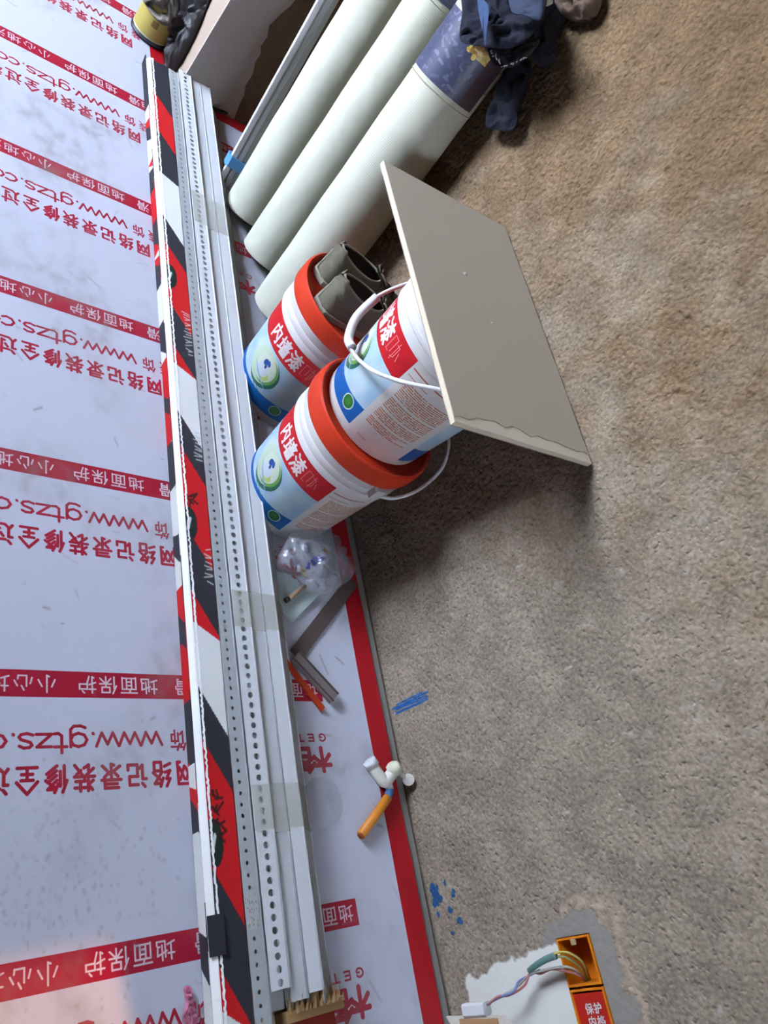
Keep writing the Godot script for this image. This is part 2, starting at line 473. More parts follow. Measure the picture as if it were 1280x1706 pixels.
func label_image() -> Image:
	# half of the pail's circumference: a 120 degree picture, then 60 degrees of small print
	var w := 768; var h := 616
	var k := h / 0.345
	var Y := func(y: float) -> float: return h - y * k
	var img := Image.create(w, h, false, Image.FORMAT_RGB8)
	img.fill(rgb(236, 232, 226))
	var red := rgb(208, 30, 38)
	var sky_a := rgb(176, 212, 236)
	var sky_b := rgb(222, 238, 240)
	var n := noise_bytes(512, h, 40, 0.006, 2)
	for y in range(int(Y.call(0.182)), int(Y.call(0.024))):
		for x in 512:
			var t := clampf(n[y * 512 + x] / 255.0 * 1.6 - 0.3, 0.0, 1.0)
			img.set_pixel(x, y, sky_a.lerp(sky_b, t))
	img.fill_rect(Rect2i(0, int(Y.call(0.252)), 512, int(0.071 * k)), red)
	# blue foot band, its upper edge sagging in the middle
	for x in 512:
		var top := 0.078 - 0.016 * sin(PI * x / 512.0)
		img.fill_rect(Rect2i(x, int(Y.call(top)), 1, int((top - 0.024) * k)), rgb(18, 108, 190))
	# emblem: a pale egg with a green rim, a blue mark and swirls
	var c := Vector2(268, Y.call(0.126))
	ellipse(img, c + Vector2(6, 10), Vector2(92, 92), rgb(34, 108, 84))
	ellipse(img, c + Vector2(-8, 0), Vector2(92, 88), rgb(214, 232, 206))
	ellipse(img, c + Vector2(22, 2), Vector2(62, 72), rgb(118, 176, 84))
	ellipse(img, c + Vector2(8, -2), Vector2(62, 70), rgb(226, 236, 214))
	ellipse(img, c + Vector2(20, 30), Vector2(34, 26), rgb(206, 218, 120))
	ellipse(img, c + Vector2(2, 14), Vector2(36, 36), rgb(222, 230, 236))
	for i in 5:
		seg(img, c + Vector2(-60 + i * 9, 20 + i * 6), c + Vector2(40 + i * 10, 64 + i * 5), 3.0, rgb(150, 190, 220))
	ellipse(img, c + Vector2(-6, -26), Vector2(13, 18), rgb(36, 82, 160), 0.4)
	ellipse(img, c + Vector2(12, -34), Vector2(9, 15), rgb(48, 96, 176), -0.5)
	ellipse(img, c + Vector2(6, -8), Vector2(7, 10), rgb(30, 62, 130))
	seg(img, c + Vector2(10, 92), c + Vector2(70, 120), 3.0, rgb(90, 150, 150))
	seg(img, c + Vector2(-6, 96), c + Vector2(40, 122), 3.0, rgb(90, 150, 150))
	# name in white and a thin outlined mark
	var i2 := 0
	for ch in "内墙漆":
		strokes(img, HAN[ch], Vector2(176 + i2 * 72, Y.call(0.243)), Vector2(64, 92), 10.5, rgb(246, 240, 236))
		i2 += 1
	for s in [[398, 0.236, 420, 0.236, 420, 0.205], [398, 0.236, 398, 0.2, 412, 0.2], [428, 0.23, 444, 0.23, 444, 0.205, 430, 0.2], [436, 0.238, 436, 0.196], [452, 0.222, 462, 0.205]]:
		for j in range(0, s.size() - 2, 2):
			seg(img, Vector2(s[j], Y.call(s[j + 1])), Vector2(s[j + 2], Y.call(s[j + 3])), 2.4, rgb(236, 160, 156))
	# green seal on the blue band
	var d := Vector2(444, Y.call(0.0525))
	ellipse(img, d, Vector2(31, 31), rgb(226, 238, 232))
	ellipse(img, d, Vector2(26, 26), rgb(40, 122, 62))
	ellipse(img, d, Vector2(15, 15), rgb(62, 142, 60))
	# small print
	rng.seed = 8
	var ink := rgb(206, 132, 92)
	img.fill_rect(Rect2i(520, int(Y.call(0.236)), 150, 5), rgb(186, 86, 60))
	img.fill_rect(Rect2i(520, int(Y.call(0.218)), 90, 3), ink)
	for row in 27:
		var y := int(Y.call(0.205 - row * 0.0052))
		if row in [9, 16, 22]:
			continue
		var x := 540
		var end := 732 if row < 22 else rng.randi_range(640, 730)
		while x < end:
			var l := rng.randi_range(8, 40)
			img.fill_rect(Rect2i(x, y, mini(l, end - x), 5), ink if rng.randf() < 0.75 else rgb(220, 160, 120))
			x += l + rng.randi_range(2, 5)
	for k2 in 5:
		seg(img, Vector2(560 + k2 * 9, Y.call(0.03)), Vector2(563 + k2 * 9, Y.call(0.026)), 3.0, rgb(200, 150, 130))
	return img

func carton_print(segs: Array, w: int, slant: float, marks: bool) -> Image:
	var z0 := -2.42
	var h := 1400
	var img := Image.create(w, h, false, Image.FORMAT_RGB8)
	var cols := {"w": rgb(232, 232, 226), "k": rgb(48, 50, 56), "r": rgb(206, 26, 32)}
	for y in h:
		for x in w:
			var z := z0 + y * 0.002
			var c := "w"
			for s in segs:
				var lean: float = slant * (float(x) / w - 0.5) * (1.0 if s[1] != "w" else 0.4)
				if z >= s[0] + lean:
					c = s[1]
			img.set_pixel(x, y, cols[c])
	if marks:
		rng.seed = 5
		for zc in [-1.5313, -0.8216, -0.1870]:
			var yy: float = (zc - z0) / 0.002
			ellipse(img, Vector2(4, yy), Vector2(11, 20), rgb(22, 40, 36))
			seg(img, Vector2(2, yy + 6), Vector2(6, yy - 6), 4.0, rgb(220, 226, 220))
		for zc in [-0.8907, -0.2574, -0.2370, -0.2118]:
			var yy: float = (zc - z0) / 0.002
			for s in 6:
				var a := Vector2(rng.randf_range(2, 14), yy + rng.randf_range(-9, 9))
				seg(img, a, a + Vector2(rng.randf_range(-7, 9), rng.randf_range(-8, 8)), 2.0, rgb(52, 22, 18))
		# white handwriting on the dark parts
		for zr in [[-1.4210, -1.2793], [-1.0581, -0.9780], [-0.7607, -0.6856]]:
			var zz: float = zr[0]
			while zz < zr[1]:
				var yy := (zz - z0) / 0.002
				seg(img, Vector2(rng.randf_range(18, 24), yy), Vector2(30, yy + rng.randf_range(-3, 5)), 1.6, rgb(206, 210, 206))
				zz += 0.009
	return img

# ---------------------------------------------------------------- scene
func _ready() -> void:
	light_and_camera()
	materials()
	room()
	film()
	carton_and_beads()
	pails()
	board()
	rolls()
	shoes()
	far_corner()
	denim()
	floor_clutter()
	wall_box()

func light_and_camera() -> void:
	var cam := Camera3D.new()
	cam.name = "camera"
	cam.fov = 65.226
	cam.near = 0.02
	cam.transform = Transform3D(Basis(Vector3(0.7499, 0.6327, 0.1934), Vector3(-0.1644, 0.4614, -0.8718), Vector3(-0.6408, 0.6220, 0.4500)), Vector3(-1.2693, 1.3500, 0.0000))
	add_child(cam)
	cam.current = true
	var env := Environment.new()
	env.background_mode = Environment.BG_SKY
	var sm := ProceduralSkyMaterial.new()
	sm.sky_top_color = rgb(196, 210, 236)
	sm.sky_horizon_color = rgb(226, 232, 242)
	sm.ground_horizon_color = rgb(190, 188, 184)
	sm.ground_bottom_color = rgb(150, 146, 140)
	sm.sky_energy_multiplier = 11.0
	sm.ground_energy_multiplier = 6.0
	var sky := Sky.new()
	sky.sky_material = sm
	env.sky = sky
	env.tonemap_mode = Environment.TONE_MAPPER_LINEAR
	env.tonemap_exposure = 0.29
	env.ambient_light_source = Environment.AMBIENT_SOURCE_DISABLED
	env.sdfgi_enabled = true
	env.ssao_enabled = true
	env.ssil_enabled = true
	var we := WorldEnvironment.new()
	we.name = "environment"
	we.environment = env
	add_child(we)
	# low sun that reaches the floor only through the small window behind the viewer
	var sun := DirectionalLight3D.new()
	sun.name = "sun"
	sun.light_color = rgb(255, 178, 118)
	sun.light_energy = 4.6
	sun.light_angular_distance = 0.55
	sun.shadow_enabled = true
	sun.look_at_from_position(Vector3.ZERO, Vector3(-0.16, -0.62, -0.85))
	add_child(sun)

func materials() -> void:
	M.film = mat(Color.WHITE, 0.42)
	M.film.albedo_texture = tex(film_print())
	M.film.detail_enabled = true
	M.film.detail_blend_mode = BaseMaterial3D.BLEND_MODE_MIX
	M.film.detail_albedo = tex(film_dirt())
	M.film.detail_uv_layer = BaseMaterial3D.DETAIL_UV_2
	M.film_red = mat(rgb(186, 22, 34), 0.4)
	M.screed = mat(rgb(140, 136, 128), 0.9)
	M.screed.albedo_texture = tex(seamless(256, 9, 0.05, 4))
	M.screed.albedo_texture = null
	M.screed.uv1_triplanar = true
	var wi := wall_images()
	M.wall = mat(Color.WHITE, 0.95, 0.0, 0.2)
	M.wall.albedo_texture = tex(wi[0])
	M.wall.heightmap_enabled = true
	M.wall.heightmap_texture = tex(wi[1])
	M.wall.heightmap_scale = 1.0
	M.plaster = mat(rgb(134, 126, 114), 0.95)
	M.brown = mat(rgb(120, 104, 84), 0.95)
	M.brown.heightmap_enabled = true
	M.brown.heightmap_texture = tex(seamless(256, 31, 0.06, 4))
	M.brown.heightmap_scale = 0.5
	M.brown.uv1_triplanar = true
	M.brown.uv1_scale = Vector3(4, 4, 4)
	M.putty = mat(rgb(226, 218, 210), 0.85)
	M.white_paint = mat(rgb(232, 230, 226), 0.8)
	M.pvc = mat(rgb(214, 216, 216), 0.38)
	M.pvc_bright = mat(rgb(236, 238, 238), 0.35)
	M.pvc_grey = mat(rgb(196, 200, 200), 0.4)
	M.label = mat(Color.WHITE, 0.32)
	M.label.albedo_texture = tex(label_image())
	M.pail = mat(rgb(234, 231, 228), 0.3)
	M.pail.subsurf_scatter_enabled = true
	M.pail.subsurf_scatter_strength = 0.15
	M.lid = mat(rgb(214, 60, 30), 0.35)
	M.dark = mat(rgb(34, 32, 32), 0.8)
	var weave := Image.create(64, 64, false, Image.FORMAT_L8)
	weave.fill(Color(0.25, 0.25, 0.25))
	for i in 8:
		weave.fill_rect(Rect2i(i * 8, 0, 3, 64), Color(0.8, 0.8, 0.8))
		weave.fill_rect(Rect2i(0, i * 8, 64, 3), Color.WHITE)
	M.mesh_roll = mat(rgb(204, 204, 184), 0.6)
	M.mesh_roll.heightmap_enabled = true
	M.mesh_roll.heightmap_texture = tex(weave)
	M.mesh_roll.heightmap_scale = 0.05
	M.mesh_roll.uv1_scale = Vector3(14, 26, 1)
	M.paper = mat(rgb(190, 176, 154), 0.9)
	M.paper.heightmap_enabled = true
	M.paper.heightmap_texture = tex(seamless(256, 33, 0.02, 3))
	M.paper.heightmap_scale = 0.03
	M.paper.uv1_triplanar = true
	M.gypsum = mat(rgb(226, 212, 186), 0.9)
	M.glass = mat(Color(0.9, 0.95, 1.0, 0.08), 0.03)
	M.glass.transparency = BaseMaterial3D.TRANSPARENCY_ALPHA
	M.frame = mat(rgb(230, 230, 230), 0.5)

func room() -> void:
	# floor slab stops just short of the wall and leaves the dark joint
	struct("floor", box(Vector3(-3.4, -0.12, -5.4), Vector3(-0.005, -0.002, 2.9)), M.screed)
	struct("ceiling", box(Vector3(-3.4, 2.7, -5.4), Vector3(0.2, 2.85, 2.9)), M.plaster)
	# cement wall with the two sunk boxes cut out
	var st := st_new()
	st.set_smooth_group(-1)
	var zs := [WZ0, 0.080, 0.2385, WZ1]
	var ys := [0.0, 0.306, 0.381, WH]
	for i in 3:
		for j in 3:
			if i == 1 and j == 1:
				continue
			var z0: float = zs[i]; var z1: float = zs[i + 1]; var y0: float = ys[j]; var y1: float = ys[j + 1]
			var u := Rect2((z0 - WZ0) / (WZ1 - WZ0), 1.0 - y1 / WH, (z1 - z0) / (WZ1 - WZ0), (y1 - y0) / WH)
			quad(st, Vector3(0, y1, z0), Vector3(0, y1, z1), Vector3(0, y0, z1), Vector3(0, y0, z0), u)
	struct("wall_right", done(st), M.wall)
	var sb := st_new()
	box_into(sb, Vector3(0.07, -0.1, -5.4), Vector3(0.2, 2.7, 2.9))
	box_into(sb, Vector3(0.0, -0.1, -5.4), Vector3(0.07, 2.7, WZ0))
	box_into(sb, Vector3(0.0, -0.1, WZ1), Vector3(0.07, 2.7, 2.9))
	box_into(sb, Vector3(0.0, WH, WZ0), Vector3(0.07, 2.7, WZ1))
	box_into(sb, Vector3(0.0, -0.1, WZ0), Vector3(0.07, -0.001, WZ1))
	struct("wall_right_core", done(sb), M.brown)
	# pier at the far end, half skimmed with putty
	struct("wall_far_pier", box(Vector3(-0.368, -0.01, -2.75), Vector3(-0.001, 2.7, -2.402)), M.brown)
	var pts := PackedVector2Array([Vector2(-0.3712, 0.0), Vector2(-0.3712, 2.69), Vector2(-0.10, 2.69), Vector2(-0.13, 1.2), Vector2(-0.17, 0.7), Vector2(-0.212, 0.45), Vector2(-0.218, 0.40), Vector2(-0.228, 0.37), Vector2(-0.238, 0.32), Vector2(-0.225, 0.29), Vector2(-0.226, 0.255), Vector2(-0.214, 0.235), Vector2(-0.213, 0.2), Vector2(-0.2, 0.17), Vector2(-0.198, 0.12), Vector2(-0.185, 0.09), Vector2(-0.18, 0.05), Vector2(-0.168, 0.0)])
	var sp := st_new()
	sp.set_smooth_group(-1)
	var ix := Geometry2D.triangulate_polygon(pts)
	for k in range(0, ix.size(), 3):
		var a := pts[ix[k]]; var b := pts[ix[k + 1]]; var c := pts[ix[k + 2]]
		tri(sp, Vector3(a.x, a.y, -2.398), Vector3(b.x, b.y, -2.398), Vector3(c.x, c.y, -2.398))
	for i in pts.size():
		var a := pts[i]; var b := pts[(i + 1) % pts.size()]
		quad(sp, Vector3(a.x, a.y, -2.398), Vector3(b.x, b.y, -2.398), Vector3(b.x, b.y, -2.402), Vector3(a.x, a.y, -2.402))
	struct("wall_far_skim", done(sp), M.putty)
	struct("wall_far_jamb", box(Vector3(-0.3712, 0.0, -2.75), Vector3(-0.368, 2.69, -2.4025)), mat(rgb(170, 150, 132), 0.9))
	# left wall with the large window, far wall, near wall with a small window
	var sl := st_new()
	box_into(sl, Vector3(-3.4, -0.1, -5.4), Vector3(-3.2, 2.7, -4.2))
	box_into(sl, Vector3(-3.4, -0.1, -2.15), Vector3(-3.2, 2.7, 2.9))
	box_into(sl, Vector3(-3.4, -0.1, -4.2), Vector3(-3.2, 0.9, -2.15))
	box_into(sl, Vector3(-3.4, 2.35, -4.2), Vector3(-3.2, 2.7, -2.15))
	struct("wall_left", done(sl), M.plaster)
	struct("wall_far", box(Vector3(-3.2, -0.1, -5.4), Vector3(0.0, 2.7, -5.2)), M.plaster)
	var sn := st_new()
	# window opening behind the viewer
	box_into(sn, Vector3(-3.2, -0.1, 2.7), Vector3(-1.05, 2.7, 2.9))
	box_into(sn, Vector3(-0.085, -0.1, 2.7), Vector3(0.0, 2.7, 2.9))
	box_into(sn, Vector3(-1.05, -0.1, 2.7), Vector3(-0.085, 1.68, 2.9))
	box_into(sn, Vector3(-1.05, 2.158, 2.7), Vector3(-0.085, 2.7, 2.9))
	struct("wall_near", done(sn), M.plaster)
	window("window_1", Vector3(-3.3, 0.9, -4.2), Vector3(-3.3, 2.35, -2.15), 2)
	window("window_2", Vector3(-1.05, 1.68, 2.8), Vector3(-0.085, 2.158, 2.8), 1)

func window(called: String, lo: Vector3, hi: Vector3, panes: int) -> void:
	var w := Node3D.new()
	w.name = called
	w.set_meta("kind", "structure")
	add_child(w)
	var along := hi - lo
	along.y = 0
	var n := along.normalized().cross(Vector3.UP) * 0.025
	var len := along.length()
	var d := along.normalized()
	var f := st_new()
	var bx := func(a: Vector3, b: Vector3) -> void:
		box_into(f, a.min(b), a.max(b))
	bx.call(lo - n, lo + along + Vector3(0, 0.05, 0) + n)
	bx.call(lo + Vector3(0, hi.y - lo.y - 0.05, 0) - n, hi + n)
	for i in panes + 1:
		var at := lo + d * clampf(len * i / panes - 0.025, 0.0, len - 0.05)
		bx.call(at - n, at + d * 0.05 + Vector3(0, hi.y - lo.y, 0) + n)
	part("window_frame", done(f), M.frame, w)
	for i in panes:
		var a := lo + d * len * i / panes
		var g := st_new()
		var b := a + d * len / panes + Vector3(0, hi.y - lo.y, 0)
		box_into(g, (a - n * 0.1).min(b + n * 0.1), (a - n * 0.1).max(b + n * 0.1))
		part("window_pane", done(g), M.glass, w)

func film() -> void:
	var t := thing("floor_film", "pale lavender protection film printed with red warning bands, covering the floor", "floor film")
	var st := st_new()
	st.set_smooth_group(0)
	var noise := FastNoiseLite.new()
	noise.seed = 4
	noise.frequency = 6.0
	var sheet := func(x0: float, x1: float, z0: float, z1: float, nx: int, nz: int) -> void:
		for i in nx:
			for j in nz:
				var q := []
				for o in [[0, 0], [1, 0], [1, 1], [0, 1]]:
					var x := lerpf(x0, x1, float(i + o[0]) / nx)
					var z := lerpf(z0, z1, float(j + o[1]) / nz)
					var y := 0.0012 + 0.0007 * noise.get_noise_2d(x, z)
					q.append([Vector3(x, y, z), Vector2((-0.075 - x) / 0.93, (-0.447 - z) / 0.4375), Vector2((x + 1.3) / 1.4, (z + 3.2) / 3.6)])
				for k in [[0, 1, 2], [0, 2, 3]]:
					for c in k:
						st.set_uv(q[c][1])
						st.set_uv2(q[c][2])
						st.add_vertex(q[c][0])
	sheet.call(-0.98, -0.077, -2.35, 0.45, 30, 90)
	sheet.call(-0.98, -0.455, -3.4, -2.35, 12, 20)
	sheet.call(-3.0, -0.98, -5.0, 2.4, 6, 12)
	sheet.call(-0.98, -0.077, 0.45, 2.4, 6, 12)
	part("printed_sheet", done(st), M.film, t)
	for b in [[-0.077, -0.026, -2.352, 2.4], [-0.455, -0.077, -2.395, -2.352], [-0.455, -0.410, -3.4, -2.395]]:
		part("red_border", box(Vector3(b[0], -0.0015, b[2]), Vector3(b[1], 0.0016, b[3])), M.film_red, t)

# --- long carton with corner beads
func drift(z: float) -> float:
	return -0.018 * (z + 0.29)

func strip_into(st: SurfaceTool, a: Vector2, b: Vector2, z0: float, z1: float, thick: float, segs := 24, jag := 0.0) -> void:
	st.set_smooth_group(-1)
	var nrm := Vector2(-(b.y - a.y), b.x - a.x).normalized() * thick
	if nrm.y < 0:
		nrm = -nrm
	for k in segs:
		var za := lerpf(z0, z1, float(k) / segs)
		var zb := lerpf(z0, z1, float(k + 1) / segs)
		var ja := Vector2(rng.randf_range(-jag, jag), 0) if jag > 0.0 else Vector2.ZERO
		var P := func(p: Vector2, z: float) -> Vector3: return Vector3(p.x + drift(z), p.y, z)
		var v0 := float(k) / segs
		var v1 := float(k + 1) / segs
		quad(st, P.call(a + ja, za), P.call(b, za), P.call(b, zb), P.call(a - ja, zb), Rect2(0, v0, 1, v1 - v0))
		if thick > 0.0:
			quad(st, P.call(a + ja - nrm, zb), P.call(b - nrm, zb), P.call(b - nrm, za), P.call(a + ja - nrm, za), Rect2(0, v0, 1, v1 - v0))
			quad(st, P.call(b, za), P.call(b - nrm, za), P.call(b - nrm, zb), P.call(b, zb), Rect2(0.95, v0, 0.05, v1 - v0))
			quad(st, P.call(a - nrm, za), P.call(a, za), P.call(a, zb), P.call(a - nrm, zb), Rect2(0, v0, 0.05, v1 - v0))
	if thick > 0.0:
		for z in [z0, z1]:
			var d := drift(z)
			quad(st, Vector3(a.x + d, a.y, z), Vector3(b.x + d, b.y, z), Vector3(b.x - nrm.x + d, b.y - nrm.y, z), Vector3(a.x - nrm.x + d, a.y - nrm.y, z))

func holed_into(st: SurfaceTool, a: Vector2, b: Vector2, z0: float, z1: float, pitch: float, r: float, thick: float, at := 0.5) -> void:
	st.set_smooth_group(-1)
	var w := a.distance_to(b)
	var dirv := (b - a) / w
	var nrm := Vector2(-dirv.y, dirv.x) * thick
	if nrm.y < 0:
		nrm = -nrm
	var n := int((z1 - z0) / pitch)
	var step := (z1 - z0) / n
	for k in n:
		var zc := z0 + (k + 0.5) * step
		var inner := []
		var outer := []
		for i in 12:
			var ang := TAU * (i + 0.5) / 12
			var c := Vector2(cos(ang), sin(ang))
			inner.append(Vector2(at * w + c.x * r, c.y * r))
			var lim := INF
			if c.x > 0.01: lim = minf(lim, (1.0 - at) * w / c.x)
			if c.x < -0.01: lim = minf(lim, at * w / -c.x)
			if absf(c.y) > 0.01: lim = minf(lim, step * 0.5 / absf(c.y))
			outer.append(Vector2(at * w + c.x * lim, c.y * lim))
		var corners := [Vector2(w, step * 0.5), Vector2(0, step * 0.5), Vector2(0, -step * 0.5), Vector2(w, -step * 0.5)]
		var P := func(q: Vector2, below: float) -> Vector3:
			var p := a + dirv * q.x - nrm * below
			return Vector3(p.x + drift(zc + q.y), p.y, zc + q.y)
		for i in 12:
			var j := (i + 1) % 12
			tri(st, P.call(inner[i], 0.0), P.call(outer[i], 0.0), P.call(outer[j], 0.0))
			tri(st, P.call(inner[i], 0.0), P.call(outer[j], 0.0), P.call(inner[j], 0.0))
			for q in corners:
				var m: Vector2 = (outer[i] + outer[j]) * 0.5
				if (q - outer[i]).length() + (q - outer[j]).length() < (outer[i] as Vector2).distance_to(outer[j]) * 1.5 and absf(outer[i].x - outer[j].x) > 1e-5 and absf(outer[i].y - outer[j].y) > 1e-5 and (q - m).length() < step:
					tri(st, P.call(outer[i], 0.0), P.call(q, 0.0), P.call(outer[j], 0.0))
			quad(st, P.call(inner[i], 0.0), P.call(inner[j], 0.0), P.call(inner[j], 1.0), P.call(inner[i], 1.0))
		for e in [0.0, w]:
			quad(st, P.call(Vector2(e, -step * 0.5), 0.0), P.call(Vector2(e, step * 0.5), 0.0), P.call(Vector2(e, step * 0.5), 1.0), P.call(Vector2(e, -step * 0.5), 1.0))

func carton_and_beads() -> void:
	rng.seed = 77
	var zf := -2.42
	var zn := 0.38
	var carton := thing("bead_carton", "long torn cardboard carton printed red, black and white, lying on the film", "carton")
	var top_segs := [[-9.0, "k"], [-2.2229, "r"], [-2.0572, "k"], [-1.8996, "w"], [-1.6980, "k"], [-1.6046, "r"], [-1.3919, "k"], [-1.2611, "r"], [-1.2323, "w"], [-1.0630, "k"], [-0.9671, "r"], [-0.7607, "k"], [-0.6175, "r"], [-0.5794, "w"], [-0.4167, "k"], [-0.3173, "r"], [-0.0964, "k"], [0.0529, "r"], [0.0858, "w"]]
	var side_segs := [[-9.0, "k"], [-2.1563, "r"], [-2.1241, "w"], [-1.9765, "k"], [-1.8710, "w"], [-1.8542, "r"], [-1.6865, "k"], [-1.5285, "r"], [-1.5019, "w"], [-1.3432, "k"], [-1.2455, "r"], [-1.0536, "k"], [-0.9016, "w"], [-0.7227, "k"], [-0.6208, "r"], [-0.4408, "k"], [-0.2736, "r"], [-0.2459, "w"], [-0.0760, "k"], [-0.0139, "w"]]
	var top_print := mat(Color.WHITE, 0.45)
	top_print.albedo_texture = tex(carton_print(top_segs, 32, 0.10, true))
	var side_print := mat(Color.WHITE, 0.5)
	side_print.albedo_texture = tex(carton_print(side_segs, 16, 0.03, false))
	var st := st_new()
	strip_into(st, Vector2(-0.524, 0.0035), Vector2(-0.29, 0.0035), zf, zn, 0.002)
	part("bottom_panel", done(st), mat(rgb(196, 176, 146), 0.9), carton)
	st = st_new()
	strip_into(st, Vector2(-0.528, 0.035), Vector2(-0.524, 0.003), zf, zn, 0.003)
	part("side_panel", done(st), side_print, carton, "red, black and white printed side")
	st = st_new()
	strip_into(st, Vector2(-0.519, 0.046), Vector2(-0.468, 0.0525), zf + 0.03, zn, 0.002)
	part("top_panel", done(st), top_print, carton, "printed top with torn edge")
	# torn white edge between side and top: ragged fibres
	st = st_new()
	st.set_smooth_group(-1)
	var n := 560
	var last := []
	for k in n + 1:
		var z := lerpf(zf + 0.02, zn, float(k) / n)
		var row := [Vector3(-0.5295 + drift(z), 0.0345, z), Vector3(-0.521 + rng.randf_range(-0.0006, 0.0006) + drift(z), 0.0445, z), Vector3(-0.5125 + rng.randf_range(-0.0013, 0.0013) + drift(z), 0.0478 + rng.randf_range(-0.0003, 0.0003), z)]
		if k > 0:
			for e in 2:
				quad(st, last[e], last[e + 1], row[e + 1], row[e])
		last = row
	part("torn_edge", done(st), mat(rgb(244, 242, 236), 0.9), carton, "ragged white torn edge")
	st = st_new()
	strip_into(st, Vector2(-0.5325, 0.0420), Vector2(-0.508, 0.0535), -0.0689, -0.0084, 0.0012, 3)
	part("black_flap", done(st), mat(rgb(40, 40, 46), 0.45), carton, "black printed flap folded over the torn edge")
	# frayed brown end flap
	st = st_new()
	st.set_smooth_group(-1)
	for k in 150:
		var x := lerpf(-0.40, -0.29, rng.randf())
		var l := rng.randf_range(0.002, 0.036)
		var y := rng.randf_range(0.012, 0.05)
		var w := rng.randf_range(0.0006, 0.0026)
		var z := 0.10
		tri(st, Vector3(x - w, y - 0.004, z), Vector3(x + rng.randf_range(-0.006, 0.006), y + rng.randf_range(0.0, 0.012), z - l), Vector3(x + w, y, z))
	box_into(st, Vector3(-0.405, 0.004, 0.095), Vector3(-0.285, 0.040, 0.112))
	part("frayed_end", done(st), mat(rgb(176, 140, 92), 0.95), carton, "frayed brown cardboard end")
	st = st_new()
	box_into(st, Vector3(-0.40, 0.004, 0.11), Vector3(-0.30, 0.03, 0.36))
	part("end_panel", done(st), mat(rgb(150, 46, 30), 0.8), carton)

	# beads: name, flat leg a->b, second leg b->c, holes on the flat leg, ends
	var list := [
		["grey perforated corner bead beside the printed carton top", M.pvc_grey, [-0.4655, 0.0530, -0.4345, 0.0505], [-0.432, 0.0335], 0.0035, 0.42, -2.385, 0.36],
		["bright white corner bead with a row of large round holes", M.pvc_bright, [-0.4325, 0.0570, -0.3945, 0.0570], [-0.396, 0.0335], 0.0060, 0.5, -2.405, 0.060],
		["wide smooth light grey corner bead next to the holed white one", M.pvc, [-0.3925, 0.0525, -0.3595, 0.0525], [-0.361, 0.0335], 0.0, 0.5, -2.425, 0.082],
		["narrow smooth white corner bead past the dark slit", M.pvc_bright, [-0.3565, 0.0540, -0.3265, 0.0535], [-0.329, 0.0335], 0.0, 0.5, -2.40, 0.076],
		["outermost corner bead sloping down to the film on the wall side", M.pvc_grey, [-0.3235, 0.0480, -0.2760, 0.0060], [-0.31, 0.008], 0.003, 0.35, -2.33, 0.098],
	]
	for b in list:
		var t := thing("corner_bead", b[0], "corner bead", "plastic corner beads in the torn carton")
		var a := Vector2(b[2][0], b[2][1])
		var c := Vector2(b[2][2], b[2][3])
		st = st_new()
		if b[4] > 0.0:
			holed_into(st, a, c, b[6], b[7], 0.0195, b[4], 0.0016, b[5])
		else:
			strip_into(st, a, c, b[6], b[7], 0.0016)
		part("flat_leg", done(st), b[1], t)
		st = st_new()
		strip_into(st, c, Vector2(b[3][0], b[3][1]), b[6], b[7], 0.0016)
		part("turned_leg", done(st), b[1], t)
		st = st_new()
		tube_into(st, [Vector3(c.x + drift(b[6]), c.y, b[6]), Vector3(c.x + drift(b[7]), c.y, b[7])], 0.0022, 6, false)
		part("nose", done(st), b[1], t)
	# the layer below, seen through the holes and at the ends
	for i in 4:
		var t := thing("corner_bead", "white corner bead of the lower layer, under the %s" % ["grey perforated bead", "bright holed bead", "wide smooth bead", "narrow white bead"][i], "corner bead", "plastic corner beads in the torn carton")
		var x := -0.462 + i * 0.036
		st = st_new()
		strip_into(st, Vector2(x, 0.030), Vector2(x + 0.033, 0.030), -2.40 + i * 0.012, 0.09, 0.0016)
		part("flat_leg", done(st), M.pvc, t)
		st = st_new()
		strip_into(st, Vector2(x + 0.0325, 0.0295), Vector2(x + 0.0325, 0.006), -2.40 + i * 0.012, 0.09, 0.0016)
		part("turned_leg", done(st), M.pvc, t)
	# clear yellowed tape round the bundle
	var tape := mat(Color(0.84, 0.84, 0.74, 0.30), 0.3)
	tape.transparency = BaseMaterial3D.TRANSPARENCY_ALPHA
	var tl := ["far", "middle", "near"]
	var tz := [[-1.86, -1.74], [-0.66, -0.58], [-0.27, -0.19]]
	var tn := ["clear tape round the beads, the far band of three beside the rolls", "clear tape round the beads, the crumpled middle band of three", "clear tape round the beads, the band nearest the frayed end"]
	for i in 3:
		var t := thing("tape_band", tn[i], "tape", "clear tape round the beads")
		var pr := [Vector2(-0.434, 0.0592), Vector2(-0.394, 0.0596), Vector2(-0.358, 0.0562), Vector2(-0.325, 0.0555), Vector2(-0.2725, 0.0068)]
		st = st_new()
		for k in pr.size() - 1:
			strip_into(st, pr[k], pr[k + 1], tz[i][0], tz[i][1] + (0.006 if k % 2 else 0.0), 0.0, 2)
		part("tape", done(st), tape, t)
	# small sticker on the grey bead
	var lab := Image.create(64, 128, false, Image.FORMAT_RGB8)
	lab.fill(rgb(206, 206, 202))
	rng.seed = 10
	for k in 44:
		var p := Vector2(rng.randi_range(4, 56), rng.randi_range(4, 118))
		seg(lab, p, p + Vector2(rng.randf_range(-2, 4), rng.randf_range(2, 9)), 2.0, rgb(128, 126, 128))
	var lm := mat(Color.WHITE, 0.6)
	lm.albedo_texture = tex(lab)
	var sk := thing("paper_sticker", "small grey printed sticker on the perforated grey bead", "sticker")
	st = st_new()
	strip_into(st, Vector2(-0.4655, 0.0538), Vector2(-0.4385, 0.0518), -0.0945, -0.0366, 0.0004, 1)
	part("sticker_sheet", done(st), lm, sk)

